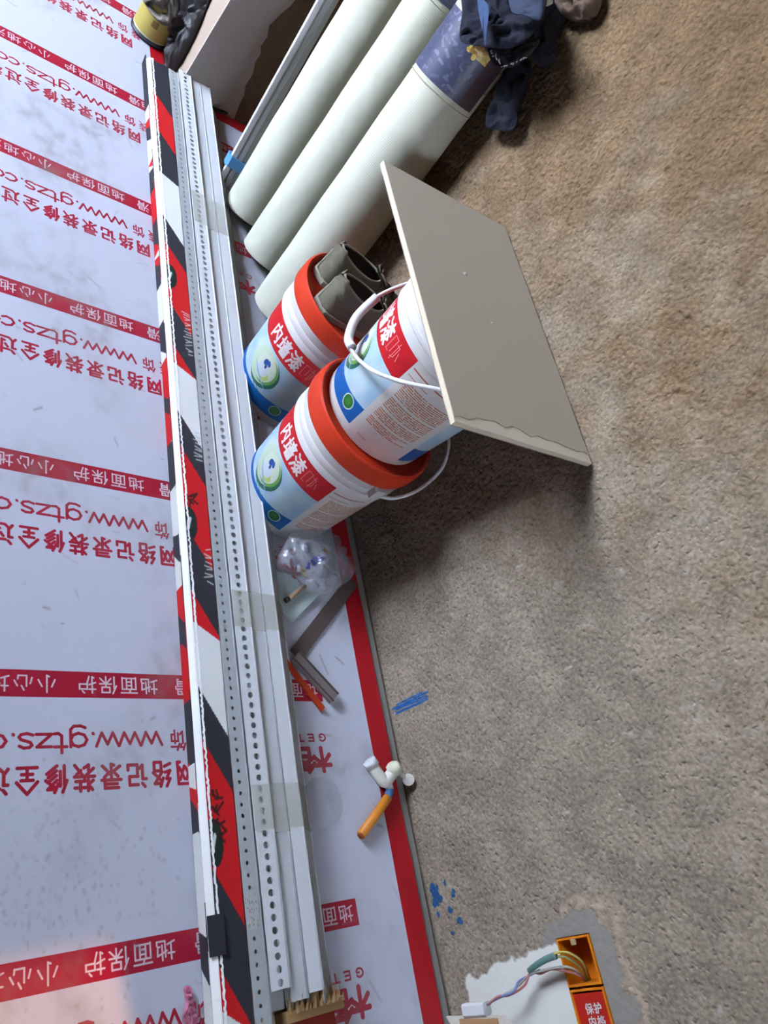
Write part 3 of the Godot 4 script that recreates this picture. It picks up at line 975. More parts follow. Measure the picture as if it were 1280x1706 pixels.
# --- paint pails
func pail_into(t: Node3D, theta0: float, s: float, lidded: bool) -> void:
	var k := func(list: Array) -> Array:
		var o := []
		for p in list:
			o.append(Vector2(p.x * s, p.y))
		return o
	var body := part("body", lathe(k.call([Vector2(0.0, 0.004), Vector2(0.112, 0.004), Vector2(0.116, 0.0), Vector2(0.121, 0.0), Vector2(0.124, 0.004), Vector2(0.1435, 0.256)]), 72, theta0, 2.0, 0.345), M.label, t, "white plastic body with a red and blue printed label")
	body.set_meta("label", "white plastic body with a red and blue printed label")
	var collar := [Vector2(0.1435, 0.254), Vector2(0.1475, 0.257), Vector2(0.1478, 0.270), Vector2(0.1462, 0.273), Vector2(0.1478, 0.276), Vector2(0.1482, 0.290), Vector2(0.1466, 0.293), Vector2(0.1482, 0.296), Vector2(0.149, 0.318)]
	if not lidded:
		collar = [Vector2(0.1435, 0.254), Vector2(0.1475, 0.257), Vector2(0.1480, 0.278), Vector2(0.1505, 0.281), Vector2(0.1505, 0.288), Vector2(0.1480, 0.291), Vector2(0.1480, 0.301), Vector2(0.1510, 0.304), Vector2(0.1510, 0.311), Vector2(0.1485, 0.314), Vector2(0.1490, 0.322), Vector2(0.1530, 0.325), Vector2(0.1530, 0.332), Vector2(0.1500, 0.334), Vector2(0.1460, 0.332), Vector2(0.1400, 0.26), Vector2(0.1200, 0.008), Vector2(0.0, 0.008)]
	part("collar", lathe(k.call(collar), 72), M.pail, t, "plain white ribbed collar")
	if lidded:
		part("lid", lathe(k.call([Vector2(0.1492, 0.316), Vector2(0.1545, 0.318), Vector2(0.1555, 0.322), Vector2(0.1555, 0.352), Vector2(0.1535, 0.360), Vector2(0.1495, 0.3635), Vector2(0.1455, 0.361), Vector2(0.1435, 0.354), Vector2(0.1425, 0.3445), Vector2(0.135, 0.343), Vector2(0.0, 0.343)]), 72), M.lid, t, "orange red snap-on lid")

func ear(t: Node3D, at: Vector3, out: Vector3) -> void:
	var s := out.cross(Vector3.UP)
	part("handle_ear", bar(at - out * 0.004, at + out * 0.014, s, 0.026, Vector3.UP, 0.034), M.pail, t)

func pails() -> void:
	var white := mat(rgb(240, 239, 236), 0.35)
	var A := Vector3(-0.207, 0.0025, -0.958)
	var t := thing("paint_pail", "paint pail standing on the film under the other pail, carrying it on its orange lid", "paint pail", "paint pails", A)
	pail_into(t, deg_to_rad(234.0), 1.0, true)
	ear(t, Vector3(0.008, 0.298, 0.148), Vector3(0.05, 0, 1).normalized())
	ear(t, Vector3(-0.002, 0.298, -0.148), Vector3(0, 0, -1))
	var loc := func(list: Array, o: Vector3) -> Array:
		var r := []
		for p in list:
			r.append(p - o)
		return r
	part("bail", tube(loc.call([Vector3(-0.200, 0.298, -0.800), Vector3(-0.150, 0.302, -0.800), Vector3(-0.090, 0.325, -0.822), Vector3(-0.035, 0.362, -0.872), Vector3(-0.014, 0.384, -0.945), Vector3(-0.03, 0.372, -1.03), Vector3(-0.10, 0.328, -1.10), Vector3(-0.208, 0.298, -1.116)], A), 0.0042, 8), white, t, "thin white bail handle leaning on the wall")
	var B := Vector3(-0.185, 0.0025, -1.284)
	t = thing("paint_pail", "paint pail between the stacked pails and the mesh rolls, with old shoes on its lid", "paint pail", "paint pails", B)
	pail_into(t, deg_to_rad(219.0), 1.0, true)
	ear(t, Vector3(0.148, 0.298, -0.01), Vector3(1, 0, 0))
	var U := Vector3(-0.195, 0.3475, -0.978)
	t = thing("paint_pail", "open white-rimmed paint pail, upper one of the stack, carrying the board", "paint pail", "paint pails", U)
	pail_into(t, deg_to_rad(267.0), 1.045, false)
	ear(t, Vector3(0.0, 0.285, 0.155), Vector3(0, 0, 1))
	ear(t, Vector3(0.0, 0.285, -0.155), Vector3(0, 0, -1))
	var pth := [Vector3(-0.20, 0.635, -0.822), Vector3(-0.305, 0.618, -0.822), Vector3(-0.352, 0.562, -0.868), Vector3(-0.362, 0.502, -0.944), Vector3(-0.360, 0.474, -1.03), Vector3(-0.335, 0.510, -1.095), Vector3(-0.26, 0.56, -1.145), Vector3(-0.197, 0.63, -1.138)]
	var hb := part("bail", tube(loc.call(pth, U), 0.0042, 8), white, t, "white bail handle hanging down the side")
	part("grip", tube(loc.call([Vector3(-0.362, 0.482, -1.00), Vector3(-0.360, 0.476, -1.03), Vector3(-0.345, 0.495, -1.075), Vector3(-0.31, 0.53, -1.115)], U), 0.0095, 10), white, hb)

func board() -> void:
	var t := thing("plasterboard_offcut", "beige plasterboard offcut lying flat on the stacked pails against the wall", "board")
	var o := PackedVector2Array([Vector2(-0.380, -1.305), Vector2(-0.006, -1.328), Vector2(-0.006, -0.692), Vector2(-0.388, -0.680)])
	part("gypsum_core", slab_mesh(o, 0.6825, 0.6925, 0.0008), M.gypsum, t, "cream gypsum edge")
	# face paper, torn back along the near edge
	var top := PackedVector2Array([Vector2(-0.3795, -1.3045), Vector2(-0.0065, -1.3275), Vector2(-0.0065, -0.7095)])
	rng.seed = 21
	for i in 16:
		var x := lerpf(-0.02, -0.375, i / 15.0)
		top.append(Vector2(x, -0.694 + (0.0 if i > 13 else -0.010) - rng.randf_range(0.0, 0.012 if i < 12 else 0.004) * (1.0 if i < 13 else 0.3)))
	top.append(Vector2(-0.3870, -0.690))
	part("face_paper", slab_mesh(top, 0.6925, 0.6935, 0.0003), M.paper, t, "grey beige face paper")
	part("back_paper", slab_mesh(o, 0.6812, 0.6824, 0.0003), M.paper, t)
	var crumb := mat(rgb(214, 204, 186), 0.9)
	for c in [[Vector3(-0.228, 0.6945, -1.077), 0.006], [Vector3(-0.191, 0.6945, -0.967), 0.004], [Vector3(-0.126, 0.6945, -0.997), 0.003]]:
		var k := thing("plaster_crumb", "crumb of plaster on the board, %s" % ["the largest, towards the rolls", "the middle one", "the smallest, nearest the wall"][int(c[1] == 0.004) + 2 * int(c[1] == 0.003)], "crumb", "plaster crumbs on the board", c[0] - Vector3(0, 0.001, 0))
		var st := st_new()
		st.set_smooth_group(-1)
		var r: float = c[1]
		var q := [Vector3(-r, 0, -r * 0.4), Vector3(r * 0.7, 0, -r * 0.8), Vector3(r, 0, r * 0.5), Vector3(-r * 0.3, 0, r * 0.8)]
		for i in 4:
			tri(st, q[i], Vector3(r * 0.2, r * 0.8, 0), q[(i + 1) % 4])
		part("lump", done(st), crumb, k)

# --- rolls of mesh and the thin bundle beside them
func roll_mesh(r: float, l: float, turns: int) -> ArrayMesh:
	var pr := [Vector2(0.022, 0.0), Vector2(r - 0.004, 0.0), Vector2(r, 0.004)]
	for i in range(1, 12):
		pr.append(Vector2(r + 0.0008 * sin(i * 2.1 + turns), 0.004 + (l - 0.008) * i / 12.0))
	pr.append_array([Vector2(r, l - 0.004), Vector2(r - 0.004, l), Vector2(0.022, l), Vector2(0.022, 0.0)])
	return lathe(pr, 56, 0.0, 1.0, l)

func lean_to(o: Node3D, base: Vector3, top: Vector3) -> void:
	var up := (top - base).normalized()
	var x := up.cross(Vector3(0, 0, 1)).normalized() * -1.0
	x = Vector3(0, 0, 1).cross(up).normalized() * -1.0
	var z := x.cross(up)
	o.transform = Transform3D(Basis(x, up, z), base)

func rolls() -> void:
	var spec := [
		["roll of white fibreglass mesh nearest the pails, wearing the blue jeans", Vector3(-0.132, 0.02, -1.562), Vector3(-0.100, 1.02, -1.765), 0.088],
		["middle roll of white fibreglass mesh leaning by the wall", Vector3(-0.147, 0.02, -1.772), Vector3(-0.111, 1.02, -1.975), 0.080],
		["farthest roll of white fibreglass mesh, next to the taped strips", Vector3(-0.190, 0.02, -1.930), Vector3(-0.172, 1.02, -2.140), 0.076],
	]
	var lab := Image.create(256, 256, false, Image.FORMAT_RGB8)
	lab.fill(rgb(186, 180, 164))
	lab.fill_rect(Rect2i(0, 96, 256, 160), rgb(70, 74, 98))
	lab.fill_rect(Rect2i(150, 0, 60, 150), rgb(226, 206, 110))
	rng.seed = 31
	for i in 130:
		var p := Vector2(rng.randf() * 190, rng.randf_range(100, 250))
		seg(lab, p, p + Vector2(rng.randf_range(-14, 14), rng.randf_range(-10, 10)), rng.randf_range(3, 9), rgb(64, 68, 92).lerp(rgb(112, 116, 138), rng.randf()))
	for i in 40:
		var p := Vector2(150 + rng.randf() * 60, rng.randf_range(60, 150))
		ellipse(lab, p, Vector2(rng.randf_range(3, 9), rng.randf_range(3, 8)), rgb(150, 104, 44).lerp(rgb(236, 206, 90), rng.randf()))
	lab.fill_rect(Rect2i(206, 60, 50, 196), rgb(70, 54, 60))
	var lm := mat(Color.WHITE, 0.35)
	lm.albedo_texture = tex(lab)
	for i in 3:
		var s: Array = spec[i]
		var t := thing("mesh_roll", s[0], "mesh roll", "rolls of fibreglass mesh by the wall")
		lean_to(t, s[1], s[2])
		part("wound_mesh", roll_mesh(s[3], 1.0, i), M.mesh_roll, t)
		# paper wrapper with a printed picture near the top
		if i < 2:
			var st := st_new()
			st.set_smooth_group(0)
			var y0 := 0.72 if i == 0 else 0.80
			var a0 := deg_to_rad(62.0 if i == 0 else 70.0)
			var a1 := deg_to_rad(225.0)
			for k in 20:
				var a := lerpf(a1, a0, k / 20.0)
				var b := lerpf(a1, a0, (k + 1) / 20.0)
				var r: float = s[3] + 0.0022
				quad(st, Vector3(cos(a) * r, 0.95, sin(a) * r), Vector3(cos(b) * r, 0.95, sin(b) * r), Vector3(cos(b) * r, y0, sin(b) * r), Vector3(cos(a) * r, y0, sin(a) * r), Rect2(k / 20.0, 0, 0.05, 1))
			part("wrapper_label", done(st), lm, t, "printed label in blue, yellow and dark red")
			for y in [y0 - 0.012, y0 + 0.05]:
				part("string", lathe([Vector2(s[3] + 0.0005, y - 0.0012), Vector2(s[3] + 0.0022, y), Vector2(s[3] + 0.0005, y + 0.0012)], 40), mat(rgb(176, 166, 136), 0.8), t)
	# thin white strips held with blue tape
	var base := Vector3(-0.252, 0.006, -2.035)
	var top := Vector3(-0.246, 1.3, -2.335)
	var dirv := (top - base).normalized()
	var k := 0
	for o in [[-0.0185, 0.010, "outermost"], [0.0010, 0.013, "second"], [0.0205, 0.007, "third"], [0.004, -0.012, "rear"]]:
		var t := thing("plastic_strip", "long thin white strip leaning left of the rolls, %s of the taped four" % o[2], "strip", "taped white strips beside the rolls")
		var off := Vector3(o[0], 0, o[1])
		part("strip_bar", bar(base + off, top + off + Vector3(0, -0.03 * k, 0), Vector3(1, 0, 0.2), 0.0165, dirv.cross(Vector3(1, 0, 0.2)), 0.014 if k < 3 else 0.006), M.pvc_bright if k % 2 == 0 else M.pvc, t)
		k += 1
	var tt := thing("blue_tape", "light blue tape binding the thin white strips near the floor", "tape")
	var c := base + dirv * 0.075 + Vector3(0.001, 0, 0.004)
	part("tape_loop", bar(c - dirv * 0.016, c + dirv * 0.016, Vector3(1, 0, 0.2), 0.064, dirv.cross(Vector3(1, 0, 0.2)), 0.046), mat(rgb(96, 160, 214), 0.5), tt)

# --- old shoes on the pail lid
func shoe(at: Vector3, heading: float, label: String) -> void:
	var t := thing("canvas_shoe", label, "shoe", "old shoes on the pail lid", at)
	t.rotation.y = heading
	# x runs from heel (0) to toe (0.27)
	var L := 0.265
	var hw := func(u: float) -> float:
		var w := 0.029 + 0.016 * sin(PI * clampf(u * 0.72 + 0.12, 0.0, 1.0)) + (0.004 if u > 0.55 and u < 0.85 else 0.0)
		if u < 0.13:
			w *= sqrt(maxf(1.0 - pow((0.13 - u) / 0.13, 2.0), 0.0)) * 0.96 + 0.04
		if u > 0.82:
			w *= sqrt(maxf(1.0 - pow((u - 0.82) / 0.18, 2.0), 0.0)) * 0.96 + 0.04
		return w
	var top := func(u: float) -> float:
		if u < 0.45:
			return lerpf(0.092, 0.078, u / 0.45) + 0.008 * pow(1.0 - u / 0.45, 2.0)
		return lerpf(0.078, 0.034, smoothstep(0.45, 1.0, u))
	var n := 30
	var m := 14
	var crease := FastNoiseLite.new()
	crease.seed = 9
	crease.frequency = 26.0
	for inner in [false, true]:
		var st := st_new()
		st.set_smooth_group(0)
		for sgn in [-1.0, 1.0]:
			var last := []
			for i in n + 1:
				var u := float(i) / n
				var open := smoothstep(0.02, 0.10, u) * (1.0 - smoothstep(0.46, 0.56, u))
				var row := []
				for j in m + 1:
					var f := float(j) / m
					var ang := f * lerpf(PI * 0.5, PI * 0.30, open)
					var w: float = hw.call(u) * (0.90 if inner else 1.0)
					var h: float = top.call(u) * (0.985 if inner else 1.0) - 0.014
					var wr := 0.0 if inner else 0.007 * crease.get_noise_3d(u * L, f * 0.12 + at.z, sgn * 0.05) * sin(PI * clampf(f * 1.1, 0.0, 1.0))
					row.append(Vector3(u * L + (0.004 if inner else 0.0), wr + 0.014 + h * pow(sin(ang), 0.9) / (1.0 if open < 0.5 else 0.84), sgn * (w * pow(cos(ang), 0.55) * (1.0 - 0.1 * sin(ang)) + wr)))
				if i > 0:
					for j in m:
						if sgn > 0:
							quad(st, last[j], row[j], row[j + 1], last[j + 1])
						else:
							quad(st, last[j], last[j + 1], row[j + 1], row[j])
				last = row
		if not inner:
			# heel counter closes the back
			var w0: float = hw.call(0.0)
			quad(st, Vector3(0, 0.014, -w0), Vector3(0, 0.10, -w0 * 0.5), Vector3(0, 0.10, w0 * 0.5), Vector3(0, 0.014, w0))
		part("lining" if inner else "upper", done(st), M.shoe_in if inner else M.shoe, t, "dark inside of the shoe" if inner else "dusty olive grey canvas")
	var o := PackedVector2Array()
	for i in 15:
		var u := i / 14.0
		o.append(Vector2(u * (L + 0.008) - 0.004, -(hw.call(u) + 0.004)))
	for i in 15:
		var u := 1.0 - i / 14.0
		o.append(Vector2(u * (L + 0.008) - 0.004, hw.call(u) + 0.004))
	part("sole", slab_mesh(o, 0.0, 0.016, 0.002), M.shoe_sole, t, "pale rubber sole")
	# piping round the opening, tongue and laces
	var rim := []
	for i in 13:
		var a := PI * i / 12.0
		rim.append(Vector3(0.075 - cos(a * 2.0) * 0.062, 0.098 - 0.006 * i / 12.0, 0.0))
	var ring := []
	for i in 17:
		var a := TAU * i / 16.0
		var u := 0.29 - 0.245 * cos(a)
		ring.append(Vector3(u * L, top.call(u) + 0.003 - 0.006 * absf(sin(a)), hw.call(u) * 0.80 * sin(a)))
	part("collar_piping", tube(ring, 0.003, 6), M.shoe_sole, t)
	var st2 := st_new()
	for i in 4:
		var u := 0.52 + i * 0.07
		var y: float = top.call(u) + 0.003
		tube_into(st2, [Vector3(u * L - 0.006, y - 0.008, -0.024), Vector3(u * L, y + 0.002, 0), Vector3(u * L + 0.006, y - 0.008, 0.024)], 0.0026, 6)
	tube_into(st2, [Vector3(0.135, 0.083, 0), Vector3(0.128, 0.096, 0.018), Vector3(0.148, 0.088, 0.034), Vector3(0.14, 0.083, 0.004)], 0.0026, 6)
	tube_into(st2, [Vector3(0.135, 0.083, 0), Vector3(0.126, 0.094, -0.016), Vector3(0.146, 0.086, -0.03), Vector3(0.14, 0.083, -0.004)], 0.0026, 6)
	part("laces", done(st2), mat(rgb(98, 94, 84), 0.9), t)
	var tg := st_new()
	tg.set_smooth_group(0)
	quad(tg, Vector3(0.115, 0.094, -0.02), Vector3(0.115, 0.094, 0.02), Vector3(0.155, 0.070, 0.024), Vector3(0.155, 0.070, -0.024))
	part("tongue", done(tg), M.shoe, t)

func shoes() -> void:
	M.shoe = mat(rgb(124, 120, 102), 0.95)
	M.shoe.heightmap_enabled = true
	M.shoe.heightmap_texture = tex(seamless(256, 44, 0.04, 3))
	M.shoe.heightmap_scale = 0.15
	M.shoe.uv1_triplanar = true
	M.shoe.uv1_scale = Vector3(7, 7, 7)
	M.shoe_in = mat(rgb(92, 84, 76), 0.95)
	M.shoe_sole = mat(rgb(164, 158, 138), 0.9)
	shoe(Vector3(-0.308, 0.3465, -1.258), deg_to_rad(-8.0), "dusty grey canvas shoe on the pail lid, the one nearer the stacked pails")
	shoe(Vector3(-0.292, 0.3465, -1.356), deg_to_rad(-8.0), "dusty grey canvas shoe on the pail lid, the one nearer the mesh rolls")

func far_corner() -> void:
	# yellow tin with a grey plastic bag over it, and a dark bag against the pier's end
	var t := thing("yellow_tin", "small yellow tin with a dark bottom rim by the end of the pier", "tin", "", Vector3(-0.452, 0.003, -2.600))
	var im := Image.create(256, 96, false, Image.FORMAT_RGB8)
	im.fill(rgb(178, 160, 84))
	im.fill_rect(Rect2i(60, 40, 14, 16), rgb(120, 100, 50))
	im.fill_rect(Rect2i(100, 30, 10, 14), rgb(90, 90, 50))
	im.fill_rect(Rect2i(0, 82, 256, 14), rgb(206, 200, 170))
	var m := mat(Color.WHITE, 0.4)
	m.albedo_texture = tex(im)
	part("can_wall", lathe([Vector2(0.060, 0.012), Vector2(0.060, 0.13)], 40, deg_to_rad(200.0), 1.0, 0.13), m, t, "yellow printed wall")
	part("bottom_rim", lathe([Vector2(0.0, 0.001), Vector2(0.062, 0.0), Vector2(0.064, 0.006), Vector2(0.060, 0.014)], 40), mat(rgb(44, 40, 52), 0.5), t, "dark bottom rim")
	part("can_top", lathe([Vector2(0.060, 0.13), Vector2(0.061, 0.133), Vector2(0.057, 0.133), Vector2(0.055, 0.128), Vector2(0.0, 0.128)], 40), mat(rgb(60, 56, 54), 0.5), t)
	var bagm := mat(rgb(112, 104, 92), 0.5)
	var b := thing("plastic_bag", "crumpled grey plastic bag draped over the yellow tin", "bag")
	part("bag_film", pillow([Vector3(-0.53, 0.10, -2.62), Vector3(-0.50, 0.095, -2.545), Vector3(-0.45, 0.088, -2.53), Vector3(-0.405, 0.105, -2.55), Vector3(-0.375, 0.15, -2.60), Vector3(-0.385, 0.27, -2.64), Vector3(-0.45, 0.33, -2.66), Vector3(-0.54, 0.29, -2.66), Vector3(-0.57, 0.17, -2.64)], Vector3(-0.3, 0.2, 1), 0.035, 0.06, 0.05, 51, 14.0), bagm, b)
	var dk := thing("dark_sack", "dark grey plastic sack propped against the end of the pier", "sack")
	part("sack_film", pillow([Vector3(-0.40, 0.0, -2.50), Vector3(-0.378, 0.0, -2.47), Vector3(-0.376, 0.10, -2.47), Vector3(-0.378, 0.20, -2.50), Vector3(-0.378, 0.34, -2.58), Vector3(-0.42, 0.36, -2.64), Vector3(-0.45, 0.22, -2.62), Vector3(-0.42, 0.06, -2.56)], Vector3(-1, 0.1, 0.7), 0.02, 0.02, 0.03, 52, 12.0), mat(rgb(52, 49, 50), 0.5), dk)
	var cb := thing("cable_offcut", "short black cable curled on the floor behind the beads by the pier", "cable")
	part("cable", tube([Vector3(-0.262, 0.006, -2.392), Vector3(-0.235, 0.012, -2.375), Vector3(-0.205, 0.014, -2.385), Vector3(-0.210, 0.010, -2.394), Vector3(-0.240, 0.008, -2.388), Vector3(-0.285, 0.006, -2.380), Vector3(-0.320, 0.006, -2.388)], 0.004, 6), M.dark, cb)

func denim() -> void:
	var navy := mat(rgb(12, 16, 34), 0.95)
	navy.heightmap_enabled = true
	navy.heightmap_texture = tex(seamless(256, 61, 0.3, 2))
	navy.heightmap_scale = 0.05
	navy.uv1_triplanar = true
	navy.uv1_scale = Vector3(6, 6, 6)
	var pale := mat(rgb(46, 55, 78), 0.9)
	var worn := mat(rgb(38, 38, 46), 0.95)
	var t := thing("denim_jeans", "dark blue denim jeans bundled over the top of the nearest mesh roll", "jeans")
	var nv := Vector3(-0.75, 0.3, 0.55)
	part("folded_leg", pillow([Vector3(-0.2050, 0.9097, -1.7854), Vector3(-0.2050, 0.8764, -1.6992), Vector3(-0.2050, 0.8494, -1.6369), Vector3(-0.2000, 0.8828, -1.5729), Vector3(-0.1750, 0.9298, -1.5253), Vector3(-0.1500, 0.9698, -1.5339), Vector3(-0.1300, 1.0001, -1.5718), Vector3(-0.1200, 1.0315, -1.6642), Vector3(-0.1800, 0.9911, -1.7307)], nv, 0.007, 0.014, 0.028, 62, 11.0), navy, t, "dark navy folded leg")
	part("turned_fold", pillow([Vector3(-0.2360, 0.9409, -1.6612), Vector3(-0.2360, 0.9249, -1.6103), Vector3(-0.2330, 0.9136, -1.5464), Vector3(-0.2250, 0.9038, -1.5205), Vector3(-0.2330, 0.9241, -1.5420), Vector3(-0.2360, 0.9470, -1.5845), Vector3(-0.2360, 0.9438, -1.6143)], nv, 0.006, 0.006, 0.002, 63), mat(rgb(50, 70, 104), 0.9), t, "light blue turned fold")
	part("pocket", pillow([Vector3(-0.2150, 0.9971, -1.6085), Vector3(-0.2130, 0.9764, -1.5517), Vector3(-0.2000, 0.9927, -1.5245), Vector3(-0.1850, 1.0105, -1.4993), Vector3(-0.1850, 1.0302, -1.5312), Vector3(-0.1900, 1.0404, -1.5684)], nv, 0.005, 0.006, 0.003, 64, 30.0), pale, t, "paler worn pocket")
	part("frayed_hem", pillow([Vector3(-0.1500, 0.8815, -1.6208), Vector3(-0.1450, 0.8701, -1.5811), Vector3(-0.1400, 0.8823, -1.5527), Vector3(-0.1300, 0.9101, -1.5332), Vector3(-0.1200, 0.9453, -1.5363), Vector3(-0.1100, 0.9699, -1.5573), Vector3(-0.1300, 0.9430, -1.5762)], nv, 0.008, 0.02, 0.014, 65, 22.0), worn, t, "frayed worn hem")
	part("crumpled_side", pillow([Vector3(-0.0600, 0.9446, -1.6719), Vector3(-0.0700, 0.9511, -1.6145), Vector3(-0.0600, 0.9224, -1.5973), Vector3(-0.0500, 0.9315, -1.5642), Vector3(-0.0400, 0.9564, -1.5654), Vector3(-0.0400, 0.9679, -1.6141), Vector3(-0.0300, 1.0090, -1.6757), Vector3(-0.0300, 1.0530, -1.7238), Vector3(-0.0500, 1.0031, -1.7558)], Vector3(-1, 0.1, 0.2), 0.012, 0.02, 0.035, 66, 12.0), mat(rgb(24, 24, 34), 0.95), t)
	part("hanging_leg", pillow([Vector3(-0.0450, 0.8664, -1.6796), Vector3(-0.0450, 0.8049, -1.6254), Vector3(-0.0450, 0.7558, -1.5804), Vector3(-0.0450, 0.7825, -1.5305), Vector3(-0.0420, 0.8156, -1.5005), Vector3(-0.0420, 0.8503, -1.5506), Vector3(-0.0400, 0.9051, -1.6155), Vector3(-0.0450, 0.8938, -1.6523)], Vector3(-1, 0.1, 0.2), 0.008, 0.016, 0.022, 67, 12.0), mat(rgb(13, 17, 32), 0.95), t, "narrow blue leg hanging down the wall")
	var thread := mat(rgb(190, 180, 170), 0.9)
	var st := st_new()
	rng.seed = 70
	for i in 16:
		var f := i / 15.0
		var p: Vector3 = Vector3(-0.1650, 0.8852, -1.5816).lerp(Vector3(-0.1600, 0.8941, -1.5206), clampf(f * 2.0, 0.0, 1.0)).lerp(Vector3(-0.1400, 0.9405, -1.5091), clampf(f * 2.0 - 1.0, 0.0, 1.0))
		tube_into(st, [p, p + Vector3(rng.randf_range(-0.006, 0.002), rng.randf_range(-0.006, 0.006), rng.randf_range(-0.006, 0.006))], 0.0013, 5, false)
	part("loose_threads", done(st), thread, t)
	var c := thing("brown_cloth", "dull brown cloth lump behind the jeans at the wall", "cloth")
	part("cloth_fold", pillow([Vector3(-0.0300, 1.0202, -1.8455), Vector3(-0.0300, 1.0034, -1.7063), Vector3(-0.0300, 1.0232, -1.6245), Vector3(-0.0300, 1.0663, -1.5889), Vector3(-0.0300, 1.1020, -1.6273), Vector3(-0.0300, 1.1064, -1.7328)], Vector3(-1, 0.1, 0.2), 0.02, 0.02, 0.03, 68, 12.0), mat(rgb(92, 74, 62), 0.95), c)

func floor_clutter() -> void:
	# steel square
	var steel := mat(rgb(112, 98, 94), 0.5, 0.25)
	var bright := mat(rgb(150, 142, 136), 0.45, 0.35)
	var t := thing("steel_square", "rusty steel try square lying on the film before the pails", "try square")
	var a := Vector3(-0.0423, 0.0040, -0.7496)
	var b := Vector3(-0.2496, 0.0040, -0.5474)
	part("blade", bar(a, b, (b - a).cross(Vector3.UP), 0.034, Vector3.UP, 0.003), steel, t, "flat dull steel blade")
	var c := Vector3(-0.2555, 0.0090, -0.5425)
	var d := Vector3(-0.1680, 0.0090, -0.4510)
	var s := (d - c).cross(Vector3.UP).normalized()
	var stock := part("stock", bar(c, d, s, 0.026, Vector3.UP, 0.014), bright, t, "channel-shaped steel stock")
	part("stock_ridge", bar(c + s * 0.0115 + Vector3(0, 0.009, 0), d + s * 0.0115 + Vector3(0, 0.009, 0), s, 0.0028, Vector3.UP, 0.005), steel, stock)
	part("stock_ridge", bar(c - s * 0.0115 + Vector3(0, 0.009, 0), d - s * 0.0115 + Vector3(0, 0.009, 0), s, 0.0028, Vector3.UP, 0.005), steel, stock)
	# orange strip
	t = thing("orange_strip", "orange red plastic strip lying along the steel square", "strip")
	a = Vector3(-0.2982, 0.0080, -0.5528)
	b = Vector3(-0.1999, 0.0060, -0.4278)
	part("strip_body", bar(a, b, (b - a).cross(Vector3.UP), 0.013, Vector3.UP, 0.009), mat(rgb(196, 62, 26), 0.5), t)
	# pale translucent sheet
	t = thing("plastic_sheet", "pale translucent square of plastic on the film beside the beads", "plastic sheet")
	var clear := mat(Color(0.86, 0.93, 0.92, 0.8), 0.15)
	clear.transparency = BaseMaterial3D.TRANSPARENCY_ALPHA
	var o := PackedVector2Array()
	for p in [Vector3(-0.2643, 0.0060, -0.7566), Vector3(-0.2943, 0.0060, -0.6678), Vector3(-0.2460, 0.0060, -0.6222), Vector3(-0.1583, 0.0060, -0.6980)]:
		o.append(Vector2(p.x, p.z))
	part("sheet", slab_mesh(o, 0.003, 0.009, 0.0012), clear, t)
	t = thing("wall_plug", "small tan wall plug with a dark tip on the plastic sheet", "wall plug")
	part("shank", tube([Vector3(-0.2021, 0.0160, -0.7130), Vector3(-0.2536, 0.0140, -0.6757)], 0.0055, 10, false), mat(rgb(190, 162, 130), 0.5), t)
	part("tip", tube([Vector3(-0.2519, 0.0140, -0.6766), Vector3(-0.2606, 0.0135, -0.6709)], 0.0062, 10, false), mat(rgb(40, 36, 32), 0.5), t, "dark tip")
	# clear bag of small parts
	t = thing("parts_bag", "crumpled clear plastic bag of small screws in front of the pails", "bag")
	var bag := mat(Color(0.88, 0.89, 0.92, 0.2), 0.16)
	bag.transparency = BaseMaterial3D.TRANSPARENCY_ALPHA
	part("bag_film", pillow([Vector3(-0.2039, 0.0300, -0.8620), Vector3(-0.2439, 0.0300, -0.8172), Vector3(-0.2869, 0.0300, -0.7440), Vector3(-0.2361, 0.0300, -0.7267), Vector3(-0.2110, 0.0250, -0.6991), Vector3(-0.1438, 0.0200, -0.6996), Vector3(-0.0722, 0.0200, -0.7389), Vector3(-0.0677, 0.0200, -0.7844), Vector3(-0.0955, 0.0200, -0.8376), Vector3(-0.1210, 0.0300, -0.8483)], Vector3(-0.1, 1, 0.15), 0.055, 0.022, 0.030, 71, 16.0), bag, t, "clear crumpled film")
	rng.seed = 90
	var cols := [rgb(52, 66, 170), rgb(60, 74, 186), rgb(214, 180, 120), rgb(190, 176, 120), rgb(206, 150, 70), rgb(200, 200, 206)]
	var spots := [[535, 928], [522, 936], [514, 942], [505, 950], [508, 958], [545, 918], [528, 932], [500, 946]]
	var pos := [Vector3(-0.1639, 0.0450, -0.7783), Vector3(-0.1921, 0.0480, -0.7606), Vector3(-0.2062, 0.0460, -0.7504), Vector3(-0.2192, 0.0400, -0.7393), Vector3(-0.2147, 0.0380, -0.7288), Vector3(-0.1382, 0.0400, -0.8003), Vector3(-0.1833, 0.0520, -0.7676), Vector3(-0.2300, 0.0400, -0.7439)]
	var ci := [0, 1, 0, 2, 3, 4, 1, 5]
	var words := ["blue screw nearest the wall but one", "blue screw in the middle of the bag", "blue screw next to the tan ones", "tan screw in the bag", "dull yellow screw at the front of the bag", "orange screw nearest the wall", "topmost blue screw", "pale screw at the carton side"]
	for i in pos.size():
		var k := thing("small_screw", words[i] + ", inside the clear bag", "screw", "screws in the clear bag")
		var dv := Vector3(rng.randf_range(-1, 1), 0.2, rng.randf_range(-1, 1)).normalized() * 0.007
		var m := mat(cols[ci[i]], 0.4)
		part("shank", tube([pos[i] - dv, pos[i] + dv], 0.0055, 7, false, 0.003), m, k)
		part("head", tube([pos[i] - dv * 1.15, pos[i] - dv * 0.9], 0.0062, 8, false), m, k)
	# white plastic fitting with a length of orange hose
	t = thing("pipe_fitting", "white plastic pipe fitting with an orange tube, lying on the red border", "pipe fitting")
	var wp := mat(rgb(226, 220, 206), 0.4)
